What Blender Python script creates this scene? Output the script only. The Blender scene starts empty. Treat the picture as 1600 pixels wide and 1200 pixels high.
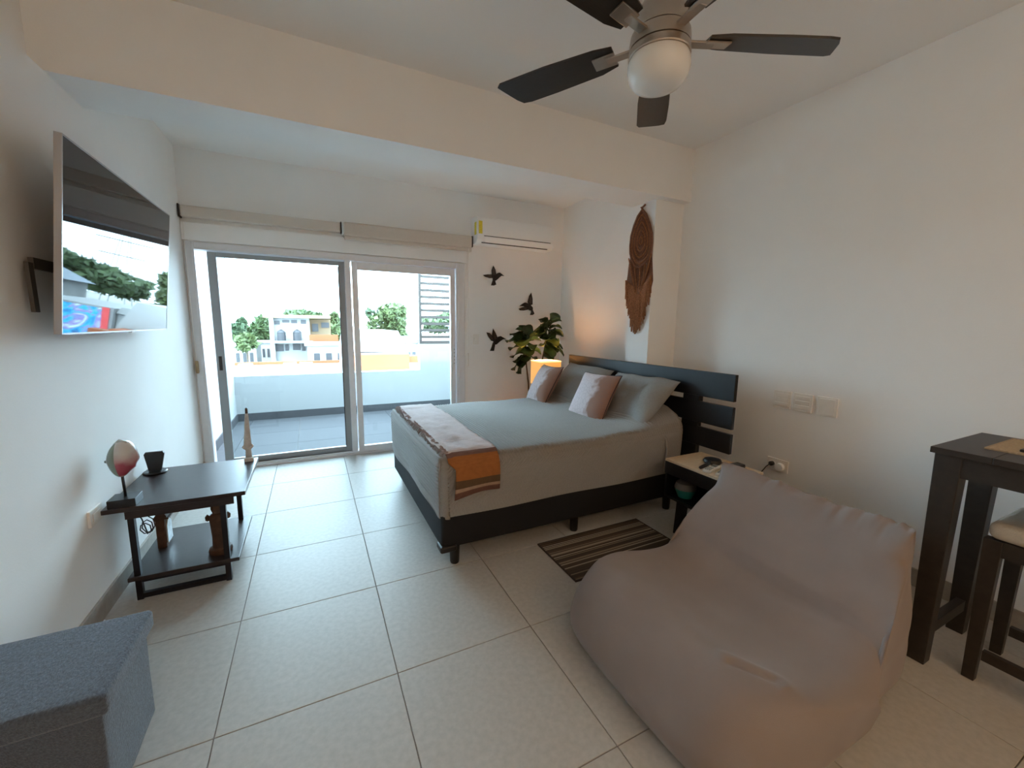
import bpy, bmesh, math, random
import numpy as np
from mathutils import Vector, Matrix, noise as mnoise

random.seed(7)
sc = bpy.context.scene
C = sc.collection
PI = math.pi

# ------------------------------------------------------------------ camera
H = 1.374
YAW, PIT, ROL, F = .4577, .1437, .0125, 634.93      # F in pixels of the 1600 px wide frame
def cam_axes():
    f = np.array([math.sin(YAW)*math.cos(PIT), math.cos(YAW)*math.cos(PIT), -math.sin(PIT)])
    rt = np.array([math.cos(YAW), -math.sin(YAW), 0.]); up = np.cross(rt, f)
    c, s = math.cos(ROL), math.sin(ROL)
    return np.array([c*rt+s*up, -s*rt+c*up, f])
AX = cam_axes()
cam = bpy.data.cameras.new('camera'); co = bpy.data.objects.new('camera', cam); C.objects.link(co)
cam.sensor_width = 36; cam.lens = 36*F/1600; cam.clip_start = .02; cam.clip_end = 2000
m = Matrix.Identity(4)
for i in range(3):
    m[i][0] = AX[0][i]; m[i][1] = AX[1][i]; m[i][2] = -AX[2][i]
m[2][3] = H
co.matrix_world = m
sc.camera = co

def at(px, py, ax, val):
    """the point where the ray of a photo pixel meets the plane ax = val"""
    d = AX.T @ np.array([(px-800)/F, -(py-600)/F, 1.]); o = np.array([0, 0, H])
    i = 'xyz'.index(ax); t = (val-o[i])/d[i]
    return Vector(o+t*d)

# ------------------------------------------------------------------ light
sc.view_settings.view_transform = 'Standard'
sc.view_settings.look = 'None'
sc.view_settings.gamma = 1
sc.view_settings.exposure = 1.2
sc.cycles.max_bounces = 12
sc.cycles.diffuse_bounces = 10
sc.cycles.glossy_bounces = 5
sc.cycles.transmission_bounces = 8
sc.cycles.transparent_max_bounces = 12
sc.cycles.sample_clamp_indirect = 8

SKY = 9.5
SUN = 1.6
LAMP_W = 5.2
w = bpy.data.worlds.new('world'); sc.world = w; w.use_nodes = True
nt = w.node_tree; nt.nodes.clear()
out = nt.nodes.new('ShaderNodeOutputWorld'); bg = nt.nodes.new('ShaderNodeBackground')
bg.inputs['Color'].default_value = (.62, .83, 1.0, 1); bg.inputs['Strength'].default_value = SKY
nt.links.new(bg.outputs[0], out.inputs[0])

sun = bpy.data.lights.new('sun', 'SUN'); so = bpy.data.objects.new('sun', sun); C.objects.link(so)
sun.energy = SUN; sun.angle = math.radians(1); sun.color = (1, .95, .86)
so.rotation_euler = Vector((.45, .62, -.75)).to_track_quat('-Z', 'Y').to_euler()

# ------------------------------------------------------------------ materials
def mat(name, col, rough=.6, metal=0., var=0., vscale=20., bump=0., bscale=200., spec=.5, stretch=(1, 1, 1), emit=None, estr=0., trans=0., ior=1.45, sss=0, coat=0., sheen=0.):
    m = bpy.data.materials.new(name); m.use_nodes = True
    n = m.node_tree; b = n.nodes['Principled BSDF']
    b.inputs['Roughness'].default_value = rough; b.inputs['Metallic'].default_value = metal
    b.inputs['Specular IOR Level'].default_value = spec; b.inputs['IOR'].default_value = ior
    b.inputs['Transmission Weight'].default_value = trans; b.inputs['Coat Weight'].default_value = coat
    b.inputs['Sheen Weight'].default_value = sheen
    c4 = (*col, 1)
    b.inputs['Base Color'].default_value = c4
    if emit:
        b.inputs['Emission Color'].default_value = (*emit, 1); b.inputs['Emission Strength'].default_value = estr
    if var or bump:
        tc = n.nodes.new('ShaderNodeTexCoord'); mp = n.nodes.new('ShaderNodeMapping')
        mp.inputs['Scale'].default_value = stretch
        n.links.new(tc.outputs['Object'], mp.inputs['Vector'])
    if var:
        no = n.nodes.new('ShaderNodeTexNoise'); no.inputs['Scale'].default_value = vscale; no.inputs['Detail'].default_value = 6
        n.links.new(mp.outputs[0], no.inputs['Vector'])
        rp = n.nodes.new('ShaderNodeValToRGB')
        rp.color_ramp.elements[0].position = .3; rp.color_ramp.elements[1].position = .7
        rp.color_ramp.elements[0].color = (*[max(0, c*(1-var)) for c in col], 1)
        rp.color_ramp.elements[1].color = (*[min(1, c*(1+var)) for c in col], 1)
        n.links.new(no.outputs['Fac'], rp.inputs[0]); n.links.new(rp.outputs[0], b.inputs['Base Color'])
    if bump:
        nb = n.nodes.new('ShaderNodeTexNoise'); nb.inputs['Scale'].default_value = bscale; nb.inputs['Detail'].default_value = 4
        n.links.new(mp.outputs[0], nb.inputs['Vector'])
        bp = n.nodes.new('ShaderNodeBump'); bp.inputs['Strength'].default_value = bump; bp.inputs['Distance'].default_value = .01
        n.links.new(nb.outputs['Fac'], bp.inputs['Height']); n.links.new(bp.outputs[0], b.inputs['Normal'])
    return m

def nodes_of(m):
    return m.node_tree, m.node_tree.nodes['Principled BSDF']

M = {}
M['wall'] = mat('wall_paint', (.88, .87, .85), .75, var=.015, vscale=3, bump=.05, bscale=120)
M['ceil'] = mat('ceiling_paint', (.88, .87, .85), .8)
M['tile'] = mat('floor_tile', (.46, .445, .415), .42, var=.07, vscale=45, bump=.03, bscale=60, spec=.2)
M['grout'] = mat('floor_grout', (.22, .20, .18), .9)
M['base'] = mat('baseboard_tile', (.36, .33, .29), .5, var=.08, vscale=30)
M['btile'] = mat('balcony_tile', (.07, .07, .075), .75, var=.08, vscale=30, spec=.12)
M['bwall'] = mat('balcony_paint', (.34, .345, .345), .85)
M['alu'] = mat('door_aluminium', (.74, .74, .755), .45, metal=.35, var=.02)
M['alu_dark'] = mat('door_aluminium_dark', (.33, .35, .36), .45, metal=.35)
M['white'] = mat('white_plastic', (.88, .875, .86), .35, var=.01)
M['offwhite'] = mat('ivory_plastic', (.84, .81, .76), .4, var=.02)
M['blind'] = mat('blind_fabric', (.66, .58, .50), .85, var=.05, vscale=200, bump=.2, bscale=400)
M['dkline'] = mat('dark_gap', (.04, .035, .03), .7)
M['yellow'] = mat('yellow_label', (.75, .62, .05), .5, var=.15, vscale=120)
M['black'] = mat('black_plastic', (.012, .012, .014), .4)
M['blackwood'] = mat('black_painted_wood', (.007, .008, .011), .38, var=.2, vscale=8, stretch=(1, 6, 30), bump=.03, bscale=30)
M['boxfab'] = mat('black_bed_fabric', (.006, .0065, .009), .85, var=.2, vscale=250, bump=.2, bscale=500)
M['darkwood'] = mat('dark_brown_wood', (.028, .020, .020), .33, var=.3, vscale=6, stretch=(4, 30, 30), bump=.03, bscale=20)
M['blackmetal'] = mat('black_metal', (.010, .010, .015), .4, metal=.2)
M['barwood'] = mat('espresso_wood', (.026, .020, .016), .45, var=.25, vscale=7, stretch=(25, 4, 4), bump=.05, bscale=20)
M['ottoman'] = mat('blue_grey_felt', (.075, .098, .132), .95, var=.35, vscale=160, bump=.5, bscale=300, sheen=.3, stretch=(1, .4, 1))
M['bean'] = mat('taupe_cotton', (.25, .208, .195), .92, var=.05, vscale=6, bump=.12, bscale=500, sheen=.15)
M['nickel'] = mat('brushed_nickel', (.46, .40, .34), .32, metal=1.)
M['blade'] = mat('dark_fan_blade', (.020, .017, .015), .35, var=.2, vscale=10, stretch=(3, 30, 30))
M['opal'] = mat('opal_glass', (.82, .80, .76), .25, coat=.3)
M['tvbezel'] = mat('tv_bezel', (.05, .045, .05), .4, metal=.3)
M['tvedge'] = mat('tv_silver_edge', (.50, .48, .48), .35, metal=.7)
M['screen'] = mat('tv_screen', (.004, .0045, .006), .02, spec=.5, ior=1.5)
M['pillow'] = mat('grey_sham', (.26, .26, .255), .9, bump=.3, bscale=90, stretch=(1, 1, 6), var=.06, vscale=60)
M['lampshade'] = mat('lamp_shade', (.8, .55, .25), .8, emit=(1, .42, .08), estr=.34)
M['lampedge'] = mat('lamp_shade_rim', (.9, .8, .6), .8, emit=(1, .70, .30), estr=.6)
M['leaf'] = mat('fig_leaf', (.030, .060, .022), .4, var=.35, vscale=12, spec=.5)
M['leaf_light'] = mat('fig_leaf_yellowish', (.30, .33, .06), .4, var=.2, vscale=12)  # yellow-green colour for a few leaves, far paler than the rest
M['stem'] = mat('plant_stem', (.09, .06, .035), .8, var=.2)
M['pot'] = mat('plant_pot', (.3, .28, .26), .7, var=.05)
M['soil'] = mat('soil', (.03, .02, .015), .95, var=.3)
M['bird'] = mat('dark_cast_metal', (.028, .024, .024), .5, metal=.5, var=.3, vscale=60, bump=.3, bscale=120)
M['birdw'] = mat('bird_wing_metal', (.075, .060, .055), .45, metal=.5, var=.5, vscale=90, bump=.6, bscale=140)
M['rope'] = mat('brown_rope', (.21, .092, .055), .9, var=.35, vscale=120, bump=.6, bscale=200)
M['ropeL'] = mat('brown_fringe', (.34, .135, .058), .9, var=.4, vscale=80, bump=.4, bscale=200)
M['maple'] = mat('light_wood', (.60, .47, .32), .5, var=.12, vscale=5, stretch=(4, 30, 30))
M['teal'] = mat('teal_plastic', (.02, .20, .17), .5)
M['greyp'] = mat('grey_plastic', (.13, .13, .13), .5)
M['remote'] = mat('remote_white', (.62, .60, .55), .5)
M['cream'] = mat('cream_seat_cloth', (.55, .50, .42), .9, var=.05, vscale=100, bump=.3, bscale=300)
M['mat'] = mat('straw_mat', (.40, .29, .17), .8, var=.15, vscale=150, bump=.3, bscale=250)
M['figwood'] = mat('carved_wood', (.075, .038, .022), .6, var=.35, vscale=25, bump=.3, bscale=60)
M['stone'] = mat('pale_carving', (.58, .54, .50), .7, var=.15, vscale=40, bump=.3, bscale=90)
M['porc'] = mat('porcelain', (.60, .66, .70), .2, var=.25, vscale=40)
M['throw_fringe'] = mat('throw_fringe', (.34, .27, .26), .9)
M['glass'] = bpy.data.materials.new('window_glass'); M['glass'].use_nodes = True
n = M['glass'].node_tree; n.nodes.clear()
o_ = n.nodes.new('ShaderNodeOutputMaterial'); mx = n.nodes.new('ShaderNodeMixShader'); tr = n.nodes.new('ShaderNodeBsdfTransparent'); gl = n.nodes.new('ShaderNodeBsdfGlossy'); fr = n.nodes.new('ShaderNodeFresnel')
tr.inputs[0].default_value = (.90, .95, .95, 1); gl.inputs['Roughness'].default_value = .01; fr.inputs[0].default_value = 1.35
n.links.new(fr.outputs[0], mx.inputs[0]); n.links.new(tr.outputs[0], mx.inputs[1]); n.links.new(gl.outputs[0], mx.inputs[2]); n.links.new(mx.outputs[0], o_.inputs[0])

def ramp_mat(name, stops, axis, lo, hi, rough=.85, bump=.2, bscale=300, rib=None, noise_mix=.0, const=True):
    """bands of colour along one object axis between lo and hi"""
    m = mat(name, (.5, .5, .5), rough); n, b = nodes_of(m)
    tc = n.nodes.new('ShaderNodeTexCoord'); sp = n.nodes.new('ShaderNodeSeparateXYZ'); n.links.new(tc.outputs['Object'], sp.inputs[0])
    mr = n.nodes.new('ShaderNodeMapRange'); mr.inputs['From Min'].default_value = lo; mr.inputs['From Max'].default_value = hi
    n.links.new(sp.outputs['XYZ'.index(axis)], mr.inputs['Value'])
    rp = n.nodes.new('ShaderNodeValToRGB'); cr = rp.color_ramp
    if const: cr.interpolation = 'CONSTANT'
    while len(cr.elements) < len(stops): cr.elements.new(.5)
    for e, (p, c) in zip(cr.elements, stops): e.position = p; e.color = (*c, 1)
    n.links.new(mr.outputs[0], rp.inputs[0])
    no = n.nodes.new('ShaderNodeTexNoise'); no.inputs['Scale'].default_value = bscale; n.links.new(tc.outputs['Object'], no.inputs['Vector'])
    hs = n.nodes.new('ShaderNodeHueSaturation'); n.links.new(rp.outputs[0], hs.inputs['Color'])
    m2 = n.nodes.new('ShaderNodeMapRange'); m2.inputs['To Min'].default_value = 1-noise_mix; m2.inputs['To Max'].default_value = 1+noise_mix
    n.links.new(no.outputs['Fac'], m2.inputs['Value']); n.links.new(m2.outputs[0], hs.inputs['Value'])
    n.links.new(hs.outputs[0], b.inputs['Base Color'])
    bp = n.nodes.new('ShaderNodeBump'); bp.inputs['Strength'].default_value = bump; bp.inputs['Distance'].default_value = .01
    n.links.new(no.outputs['Fac'], bp.inputs['Height']); n.links.new(bp.outputs[0], b.inputs['Normal'])
    return m

M['coverlet'] = mat('ribbed_grey_coverlet', (.275, .264, .252), .9, var=.06, vscale=120, bump=.1, bscale=500, sheen=.15)

def cushion_mat(name, lines=True):
    m = mat(name, (.5, .42, .42), .85); n, b = nodes_of(m)
    tc = n.nodes.new('ShaderNodeTexCoord'); sp = n.nodes.new('ShaderNodeSeparateXYZ'); n.links.new(tc.outputs['Object'], sp.inputs[0])
    no = n.nodes.new('ShaderNodeTexNoise'); no.inputs['Scale'].default_value = 9; n.links.new(tc.outputs['Object'], no.inputs['Vector'])
    ad = n.nodes.new('ShaderNodeMath'); ad.operation = 'MULTIPLY_ADD'; ad.inputs[1].default_value = .26; n.links.new(no.outputs['Fac'], ad.inputs[0]); n.links.new(sp.outputs[0], ad.inputs[2])
    rp = n.nodes.new('ShaderNodeValToRGB'); cr = rp.color_ramp
    cr.elements[0].position = .19; cr.elements[0].color = (.56, .48, .49, 1); cr.elements[1].position = .24; cr.elements[1].color = (.30, .17, .125, 1)
    n.links.new(ad.outputs[0], rp.inputs[0])
    # block-printed line work: cell borders
    vo = n.nodes.new('ShaderNodeTexVoronoi'); vo.feature = 'DISTANCE_TO_EDGE'; vo.inputs['Scale'].default_value = 24; n.links.new(tc.outputs['Object'], vo.inputs['Vector'])
    lt = n.nodes.new('ShaderNodeMath'); lt.operation = 'LESS_THAN'; lt.inputs[1].default_value = .03; n.links.new(vo.outputs['Distance'], lt.inputs[0])
    mu = n.nodes.new('ShaderNodeMath'); mu.operation = 'MULTIPLY'; mu.inputs[1].default_value = .30; n.links.new(lt.outputs[0], mu.inputs[0])
    mi = n.nodes.new('ShaderNodeMix'); mi.data_type = 'RGBA'; mi.inputs['B'].default_value = (.22, .16, .16, 1)
    n.links.new(mu.outputs[0], mi.inputs['Factor']); n.links.new(rp.outputs[0], mi.inputs['A']); n.links.new(mi.outputs['Result'], b.inputs['Base Color'])
    return m
M['cushion'] = cushion_mat('pink_printed_cushion')

# ------------------------------------------------------------------ helpers
def link(name, data, parent=None):
    o = bpy.data.objects.new(name, data); C.objects.link(o)
    if parent is not None: o.parent = parent
    return o
def tag(o, label=None, cat=None, group=None, kind=None):
    if label: o['label'] = label
    if cat: o['category'] = cat
    if group: o['group'] = group
    if kind: o['kind'] = kind
    return o
WL = {}
def thing(name, label, cat, loc=(0, 0, 0), rotz=0, group=None, kind=None):
    o = link(name, None); o.location = loc; o.rotation_euler = (0, 0, rotz); o.empty_display_size = .05
    WL[o.name] = Vector(loc)
    return tag(o, label, cat, group, kind)
def mesh_from(bm, name, m, smooth=False):
    bmesh.ops.recalc_face_normals(bm, faces=bm.faces)
    me = bpy.data.meshes.new(name); bm.to_mesh(me); bm.free()
    if m is not None:
        for mm in (m if isinstance(m, (list, tuple)) else [m]): me.materials.append(mm)
    if smooth:
        me.polygons.foreach_set('use_smooth', [True]*len(me.polygons))
        if smooth != 'all':
            me.set_sharp_from_angle(angle=math.radians(smooth if not isinstance(smooth, bool) else 35))
    return me
def part(name, bm, m, parent=None, smooth=False, world=True, label=None, cat=None, kind=None):
    """mesh object; with world=True the vertices are given in world space and moved into the parent's space"""
    loc = Vector((0, 0, 0))
    if world:
        if parent is not None and parent.name in WL: loc = WL[parent.name]
        elif parent is None:
            zs = [v.co.copy() for v in bm.verts]
            lo = Vector([min(p[i] for p in zs) for i in range(3)]); hi = Vector([max(p[i] for p in zs) for i in range(3)])
            loc = Vector(((lo.x+hi.x)/2, (lo.y+hi.y)/2, lo.z))
        if loc.length: bmesh.ops.translate(bm, verts=bm.verts, vec=-loc)
    o = link(name, mesh_from(bm, name, m, smooth), parent)
    if world:
        if parent is None: o.location = loc; WL[o.name] = loc
        else: WL[o.name] = WL.get(parent.name, Vector())
    return tag(o, label, cat, None, kind)

def add_box(bm, x0, x1, y0, y1, z0, z1, bev=0, seg=2):
    r = bmesh.ops.create_cube(bm, size=1)
    vs = r['verts']
    bmesh.ops.scale(bm, verts=vs, vec=(x1-x0, y1-y0, z1-z0)); bmesh.ops.translate(bm, verts=vs, vec=((x0+x1)/2, (y0+y1)/2, (z0+z1)/2))
    if bev:
        es = list({e for v in vs for e in v.link_edges})
        bmesh.ops.bevel(bm, geom=es, offset=bev, segments=seg, profile=.5, affect='EDGES', clamp_overlap=True)
    return bm
def box(x0, x1, y0, y1, z0, z1, bev=0, seg=2):
    return add_box(bmesh.new(), x0, x1, y0, y1, z0, z1, bev, seg)
def boxes(*bs, bev=0):
    bm = bmesh.new()
    for b in bs: add_box(bm, *b, bev=bev)
    return bm
def lathe(prof, seg=32, c=(0, 0, 0), bm=None):
    """prof: list of (r, z)"""
    bm = bm or bmesh.new(); rings = []
    for r, z in prof:
        if r < 1e-5: rings.append([bm.verts.new((c[0], c[1], c[2]+z))])
        else: rings.append([bm.verts.new((c[0]+r*math.cos(2*PI*k/seg), c[1]+r*math.sin(2*PI*k/seg), c[2]+z)) for k in range(seg)])
    for a, b in zip(rings, rings[1:]):
        for k in range(seg):
            k2 = (k+1) % seg
            if len(a) == 1 and len(b) == 1: continue
            if len(a) == 1: bm.faces.new((a[0], b[k], b[k2]))
            elif len(b) == 1: bm.faces.new((a[k], a[k2], b[0]))
            else: bm.faces.new((a[k], a[k2], b[k2], b[k]))
    return bm
def tube(path, r, seg=8, bm=None, close=True):
    bm = bm or bmesh.new(); path = [Vector(p) for p in path]; rings = []
    rr = r if isinstance(r, (list, tuple)) else [r]*len(path)
    nrm = None
    for i, p in enumerate(path):
        t = (path[min(i+1, len(path)-1)]-path[max(i-1, 0)]).normalized()
        if nrm is None:
            nrm = t.orthogonal().normalized()
        else:
            nrm = (nrm-t*nrm.dot(t)); nrm = nrm.normalized() if nrm.length > 1e-6 else t.orthogonal().normalized()
        bi = t.cross(nrm)
        rings.append([bm.verts.new(p+rr[i]*(math.cos(2*PI*k/seg)*nrm+math.sin(2*PI*k/seg)*bi)) for k in range(seg)])
    for a, b in zip(rings, rings[1:]):
        for k in range(seg): bm.faces.new((a[k], a[(k+1) % seg], b[(k+1) % seg], b[k]))
    if close: bm.faces.new(rings[0][::-1]); bm.faces.new(rings[-1])
    return bm
def prism(pts, vec, bm=None):
    """extrude polygon pts (3d) along vec"""
    bm = bm or bmesh.new(); vec = Vector(vec)
    a = [bm.verts.new(Vector(p)) for p in pts]; b = [bm.verts.new(Vector(p)+vec) for p in pts]
    bm.faces.new(a); bm.faces.new(b[::-1])
    for k in range(len(a)): bm.faces.new((a[k], b[k], b[(k+1) % len(a)], a[(k+1) % len(a)]))
    return bm
def rbox(x0, x1, y0, y1, z0, z1, r, n=(10, 10, 6), f=None, nobottom=False, disp=None):
    """rounded box built as a dense grid so it can be deformed by f(point)"""
    bm = bmesh.new(); V = {}
    lo = Vector((x0, y0, z0)); hi = Vector((x1, y1, z1))
    def grid(nn, a, b):
        # finer near both ends so the rounding is smooth
        ts = []
        e = [0, .12, .3, .55, .8, 1]
        for q in e: ts.append(a+r*q)
        k = max(1, nn)
        for i in range(1, k): ts.append(a+r+(b-a-2*r)*i/k)
        for q in reversed(e): ts.append(b-r*q)
        return ts
    G = [grid(n[i], lo[i], hi[i]) for i in range(3)]
    L = [len(g) for g in G]
    def vert(i, j, k):
        if (i, j, k) in V: return V[i, j, k]
        p = Vector((G[0][i], G[1][j], G[2][k]))
        q = Vector([min(max(p[a], lo[a]+r), hi[a]-r) for a in range(3)])
        if nobottom and k == 0 or (nobottom and p.z < lo.z+r): q.z = p.z
        d = p-q
        if d.length > 1e-9: p = q+d.normalized()*(r+(disp(p) if disp else 0))
        if f: p = f(p)
        V[i, j, k] = bm.verts.new(p); return V[i, j, k]
    for a in range(3):
        b, c = (a+1) % 3, (a+2) % 3
        for e in (0, L[a]-1):
            if nobottom and a == 2 and e == 0: continue
            for i in range(L[b]-1):
                for j in range(L[c]-1):
                    idx = []
                    for di, dj in ((0, 0), (1, 0), (1, 1), (0, 1)):
                        t = [0, 0, 0]; t[a] = e; t[b] = i+di; t[c] = j+dj; idx.append(vert(*t))
                    try: bm.faces.new(idx)
                    except ValueError: pass
    bmesh.ops.remove_doubles(bm, verts=bm.verts, dist=1e-5)
    return bm
def pillow(wd, ht, th, n=22, pinch=.06, f=None):
    """flat pillow in local XY, thickness Z"""
    bm = bmesh.new(); T = []; B = []
    for i in range(n+1):
        a = []; b = []
        for j in range(n+1):
            u = -1+2*i/n; v = -1+2*j/n
            u = math.copysign(abs(math.sin(u*PI/2)), u)*.5+u*.5; v = math.copysign(abs(math.sin(v*PI/2)), v)*.5+v*.5
            x = u*wd/2*(1-pinch*(1-v*v)); y = v*ht/2*(1-pinch*(1-u*u))
            z = th/2*max(0, (1-abs(u)**2.6)*(1-abs(v)**2.6))**.55
            p, q = Vector((x, y, z)), Vector((x, y, -z))
            if f: p, q = f(p, 1), f(q, -1)
            a.append(bm.verts.new(p))
            b.append(a[-1] if i in (0, n) or j in (0, n) else bm.verts.new(q))
        T.append(a); B.append(b)
    for i in range(n):
        for j in range(n):
            bm.faces.new((T[i][j], T[i+1][j], T[i+1][j+1], T[i][j+1]))
            try: bm.faces.new((B[i][j], B[i][j+1], B[i+1][j+1], B[i+1][j]))
            except ValueError: pass
    return bm
def smooth_closed(pts, n):
    """closed Catmull-Rom through 2d points"""
    k = len(pts); outp = []
    for s in range(n):
        t = s/n*k; i = int(t); u = t-i
        p0, p1, p2, p3 = (Vector(pts[(i+d) % k]) for d in (-1, 0, 1, 2))
        outp.append(.5*((2*p1)+(-p0+p2)*u+(2*p0-5*p1+4*p2-p3)*u*u+(-p0+3*p1-3*p2+p3)*u**3))
    return outp
def xform(bm, mtx):
    bmesh.ops.transform(bm, matrix=mtx, verts=bm.verts); return bm

# ------------------------------------------------------------------ the room
XL, XR, YF, YB = -.942, 2.872, -3.4, 4.45
B0, B1, ZB, ZC = 2.53, 2.866, 2.398, 2.802
TH = .18

# floor: grout bed and single tiles
fl = part('floor', box(XL-.1, XR+.1, YF-.1, YB+.16, -.12, -.004), M['grout'], kind='structure', label='floor of large square beige stone-look tiles')
GX, GY, TS, GAP = .2388, 1.480, .60, .0035
tmesh = {}
def tile_obj(parent, x0, x1, y0, y1, z1, th, m):
    key = (round(x1-x0, 4), round(y1-y0, 4), m.name)
    if key not in tmesh:
        bm = box(-(x1-x0)/2, (x1-x0)/2, -(y1-y0)/2, (y1-y0)/2, -th, 0, bev=.0012, seg=1)
        tmesh[key] = mesh_from(bm, 'tile', m)
    o = link('tile', tmesh[key], parent)
    o.location = Vector(((x0+x1)/2, (y0+y1)/2, z1))-WL[parent.name]
for i in range(-3, 6):
    for j in range(-9, 6):
        x0, x1 = GX+i*TS+GAP/2, GX+(i+1)*TS-GAP/2; y0, y1 = GY+j*TS+GAP/2, GY+(j+1)*TS-GAP/2
        x0, x1, y0, y1 = max(x0, XL), min(x1, XR), max(y0, YF), min(y1, YB-.02)
        if x1-x0 > .03 and y1-y0 > .03: tile_obj(fl, x0, x1, y0, y1, 0, .008, M['tile'])

part('ceiling', box(XL-.4, XR+.3, YF-.2, YB+.35, ZC, ZC+.2), M['ceil'], kind='structure', label='flat white ceiling')
# left wall: lower part in front, set back a little above beam height, full height beyond the beam
XS = -.985
part('wall_left', boxes((XL-TH-.1, XL, YF, B1, -.12, ZB), (XL-TH-.1, XS, YF, B1, ZB, ZC), (XL-TH-.1, XL, B1, YB+.15, -.12, ZC)), M['wall'], kind='structure', label='white left wall carrying the television')
part('wall_right', box(XR, XR+TH, YF, YB+.15, -.12, ZC), M['wall'], kind='structure', label='white right wall behind the headboard')
part('wall_front', box(XL-TH-.1, XR+TH, YF-TH, YF, -.12, ZC), M['wall'], kind='structure', label='white wall behind the camera')
DX0, DX1, DZ = -.93, 1.575, 2.045
part('wall_back', boxes((XL, DX0, YB, YB+.15, -.12, ZC), (DX1, XR, YB, YB+.15, -.12, ZC), (DX0, DX1, YB, YB+.15, DZ, ZC)), M['wall'], kind='structure', label='white back wall with the sliding door opening')
part('trim_1', box(XS, XR, B0, B1, ZB, ZC), M['wall'], kind='structure', label='deep white ceiling beam crossing the room')
PX0, PY0 = 2.56, 2.60
part('trim_2', box(PX0, XR, PY0, B1, 0, ZB), M['wall'], kind='structure', label='white square pillar under the beam')
part('trim_3', box(DX0-.01, DX1+.03, YB-.022, YB-.0005, DZ+.01, 2.205, bev=.003), M['wall'], kind='structure', label='white lintel board above the sliding door')
def baseb(name, label, *bs):
    part(name, boxes(*bs, bev=.001), M['base'], kind='structure', label=label)
bh, bt = .098, .012
baseb('baseboard_left', 'grey tile baseboard along the left wall', (XL, XL+bt, YF, YB, 0, bh))
baseb('baseboard_right', 'grey tile baseboard along the right wall', (XR-bt, XR, YF, PY0, 0, bh), (XR-bt, XR, B1, YB, 0, bh))
baseb('baseboard_back', 'grey tile baseboard right of the sliding door', (DX1+.02, XR-bt, YB-bt, YB, 0, bh))
baseb('baseboard_front', 'grey tile baseboard behind the camera', (XL+bt, XR-bt, YF, YF+bt, 0, bh))

# ceiling downlights in the kitchen end of the room (behind the photographer)
for i, (lx, ly) in enumerate([(0.0, -1.8), (1.9, -1.8), (.95, -2.8)]):
    t = thing('downlight', ['round white recessed ceiling light on the left behind the camera', 'round white recessed ceiling light on the right behind the camera', 'round white recessed ceiling light deepest in the kitchen end'][i], 'ceiling light', (lx, ly, ZC-.022), group='recessed ceiling lights')
    part('rim', lathe([(.085, .022), (.10, .018), (.102, .004), (.085, 0), (.08, .006)], 40, (lx, ly, ZC-.022)), M['white'], t, smooth=True)
    part('diffuser', lathe([(0, .008), (.08, .008), (.08, .021)], 40, (lx, ly, ZC-.022)), mat('lamp_glow', (1, .9, .75), .5, emit=(1, .72, .42), estr=12), t)
    L = bpy.data.lights.new('downlight_bulb', 'AREA'); L.shape = 'DISK'; L.size = .15; L.energy = LAMP_W; L.color = (1, .64, .36)
    lo = link('bulb', L, t); lo.location = (0, 0, -.004)

# ------------------------------------------------------------------ sliding door
d = thing('door_1', 'grey aluminium sliding glass door to the balcony', None, (0.3, 4.47, 0), kind='structure')
FZ = 1.985
part('outer_frame', boxes((DX0, -.862, 4.43, 4.56, 0, DZ), (1.475, DX1, 4.43, 4.56, 0, DZ), (-.862, 1.475, 4.43, 4.56, FZ, DZ), bev=.004), M['alu'], d)
part('frame_rib', boxes((-.885, -.878, 4.424, 4.431, .0, DZ), (1.50, 1.506, 4.424, 4.431, 0, DZ), (-.862, 1.475, 4.424, 4.431, 2.0, 2.006)), M['alu'], d)
part('track', boxes((-.862, 1.475, 4.43, 4.56, 0, .022), (-.862, 1.475, 4.447, 4.452, .022, .036), (-.862, 1.475, 4.505, 4.51, .022, .036), bev=.001), M['alu'], d)
def door_panel(x0, x1, y0, y1, m, sw, z0=.024, z1=FZ-.004, rail=.055, mid=None):
    p = part('sliding_panel', boxes((x0, x0+sw, y0, y1, z0, z1), (x1-sw, x1, y0, y1, z0, z1), (x0+sw, x1-sw, y0, y1, z0, z0+.06), (x0+sw, x1-sw, y0, y1, z1-rail, z1), bev=.003), m, d)
    g = part('glass_pane', box(x0+sw, x1-sw, (y0+y1)/2-.003, (y0+y1)/2+.003, z0+.06, z1-rail), M['glass'], p)
    return p
p1 = door_panel(-.79, .345, 4.505, 4.545, M['alu_dark'], .068, rail=.04)
part('rubber_seal', boxes((.27, .277, 4.497, 4.505, .09, 1.93), bev=0), M['black'], p1)
p2 = door_panel(.395, 1.47, 4.452, 4.492, M['alu'], .055, rail=.075)
part('pull_handle', boxes((1.432, 1.444, 4.44, 4.452, .84, 1.14), bev=.002), M['alu'], p2)
part('lock_hole', boxes(*[(1.452, 1.458, 4.4505, 4.452, .93+.04*k, .94+.04*k) for k in range(5)]), M['black'], p2)
part('meeting_post', boxes((.330, .383, 4.44, 4.50, .022, FZ), bev=.004), M['alu'], d)
part('latch', box(-.77, -.745, 4.50, 4.506, .93, 1.06, bev=.002), M['dkline'], p1)

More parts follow.
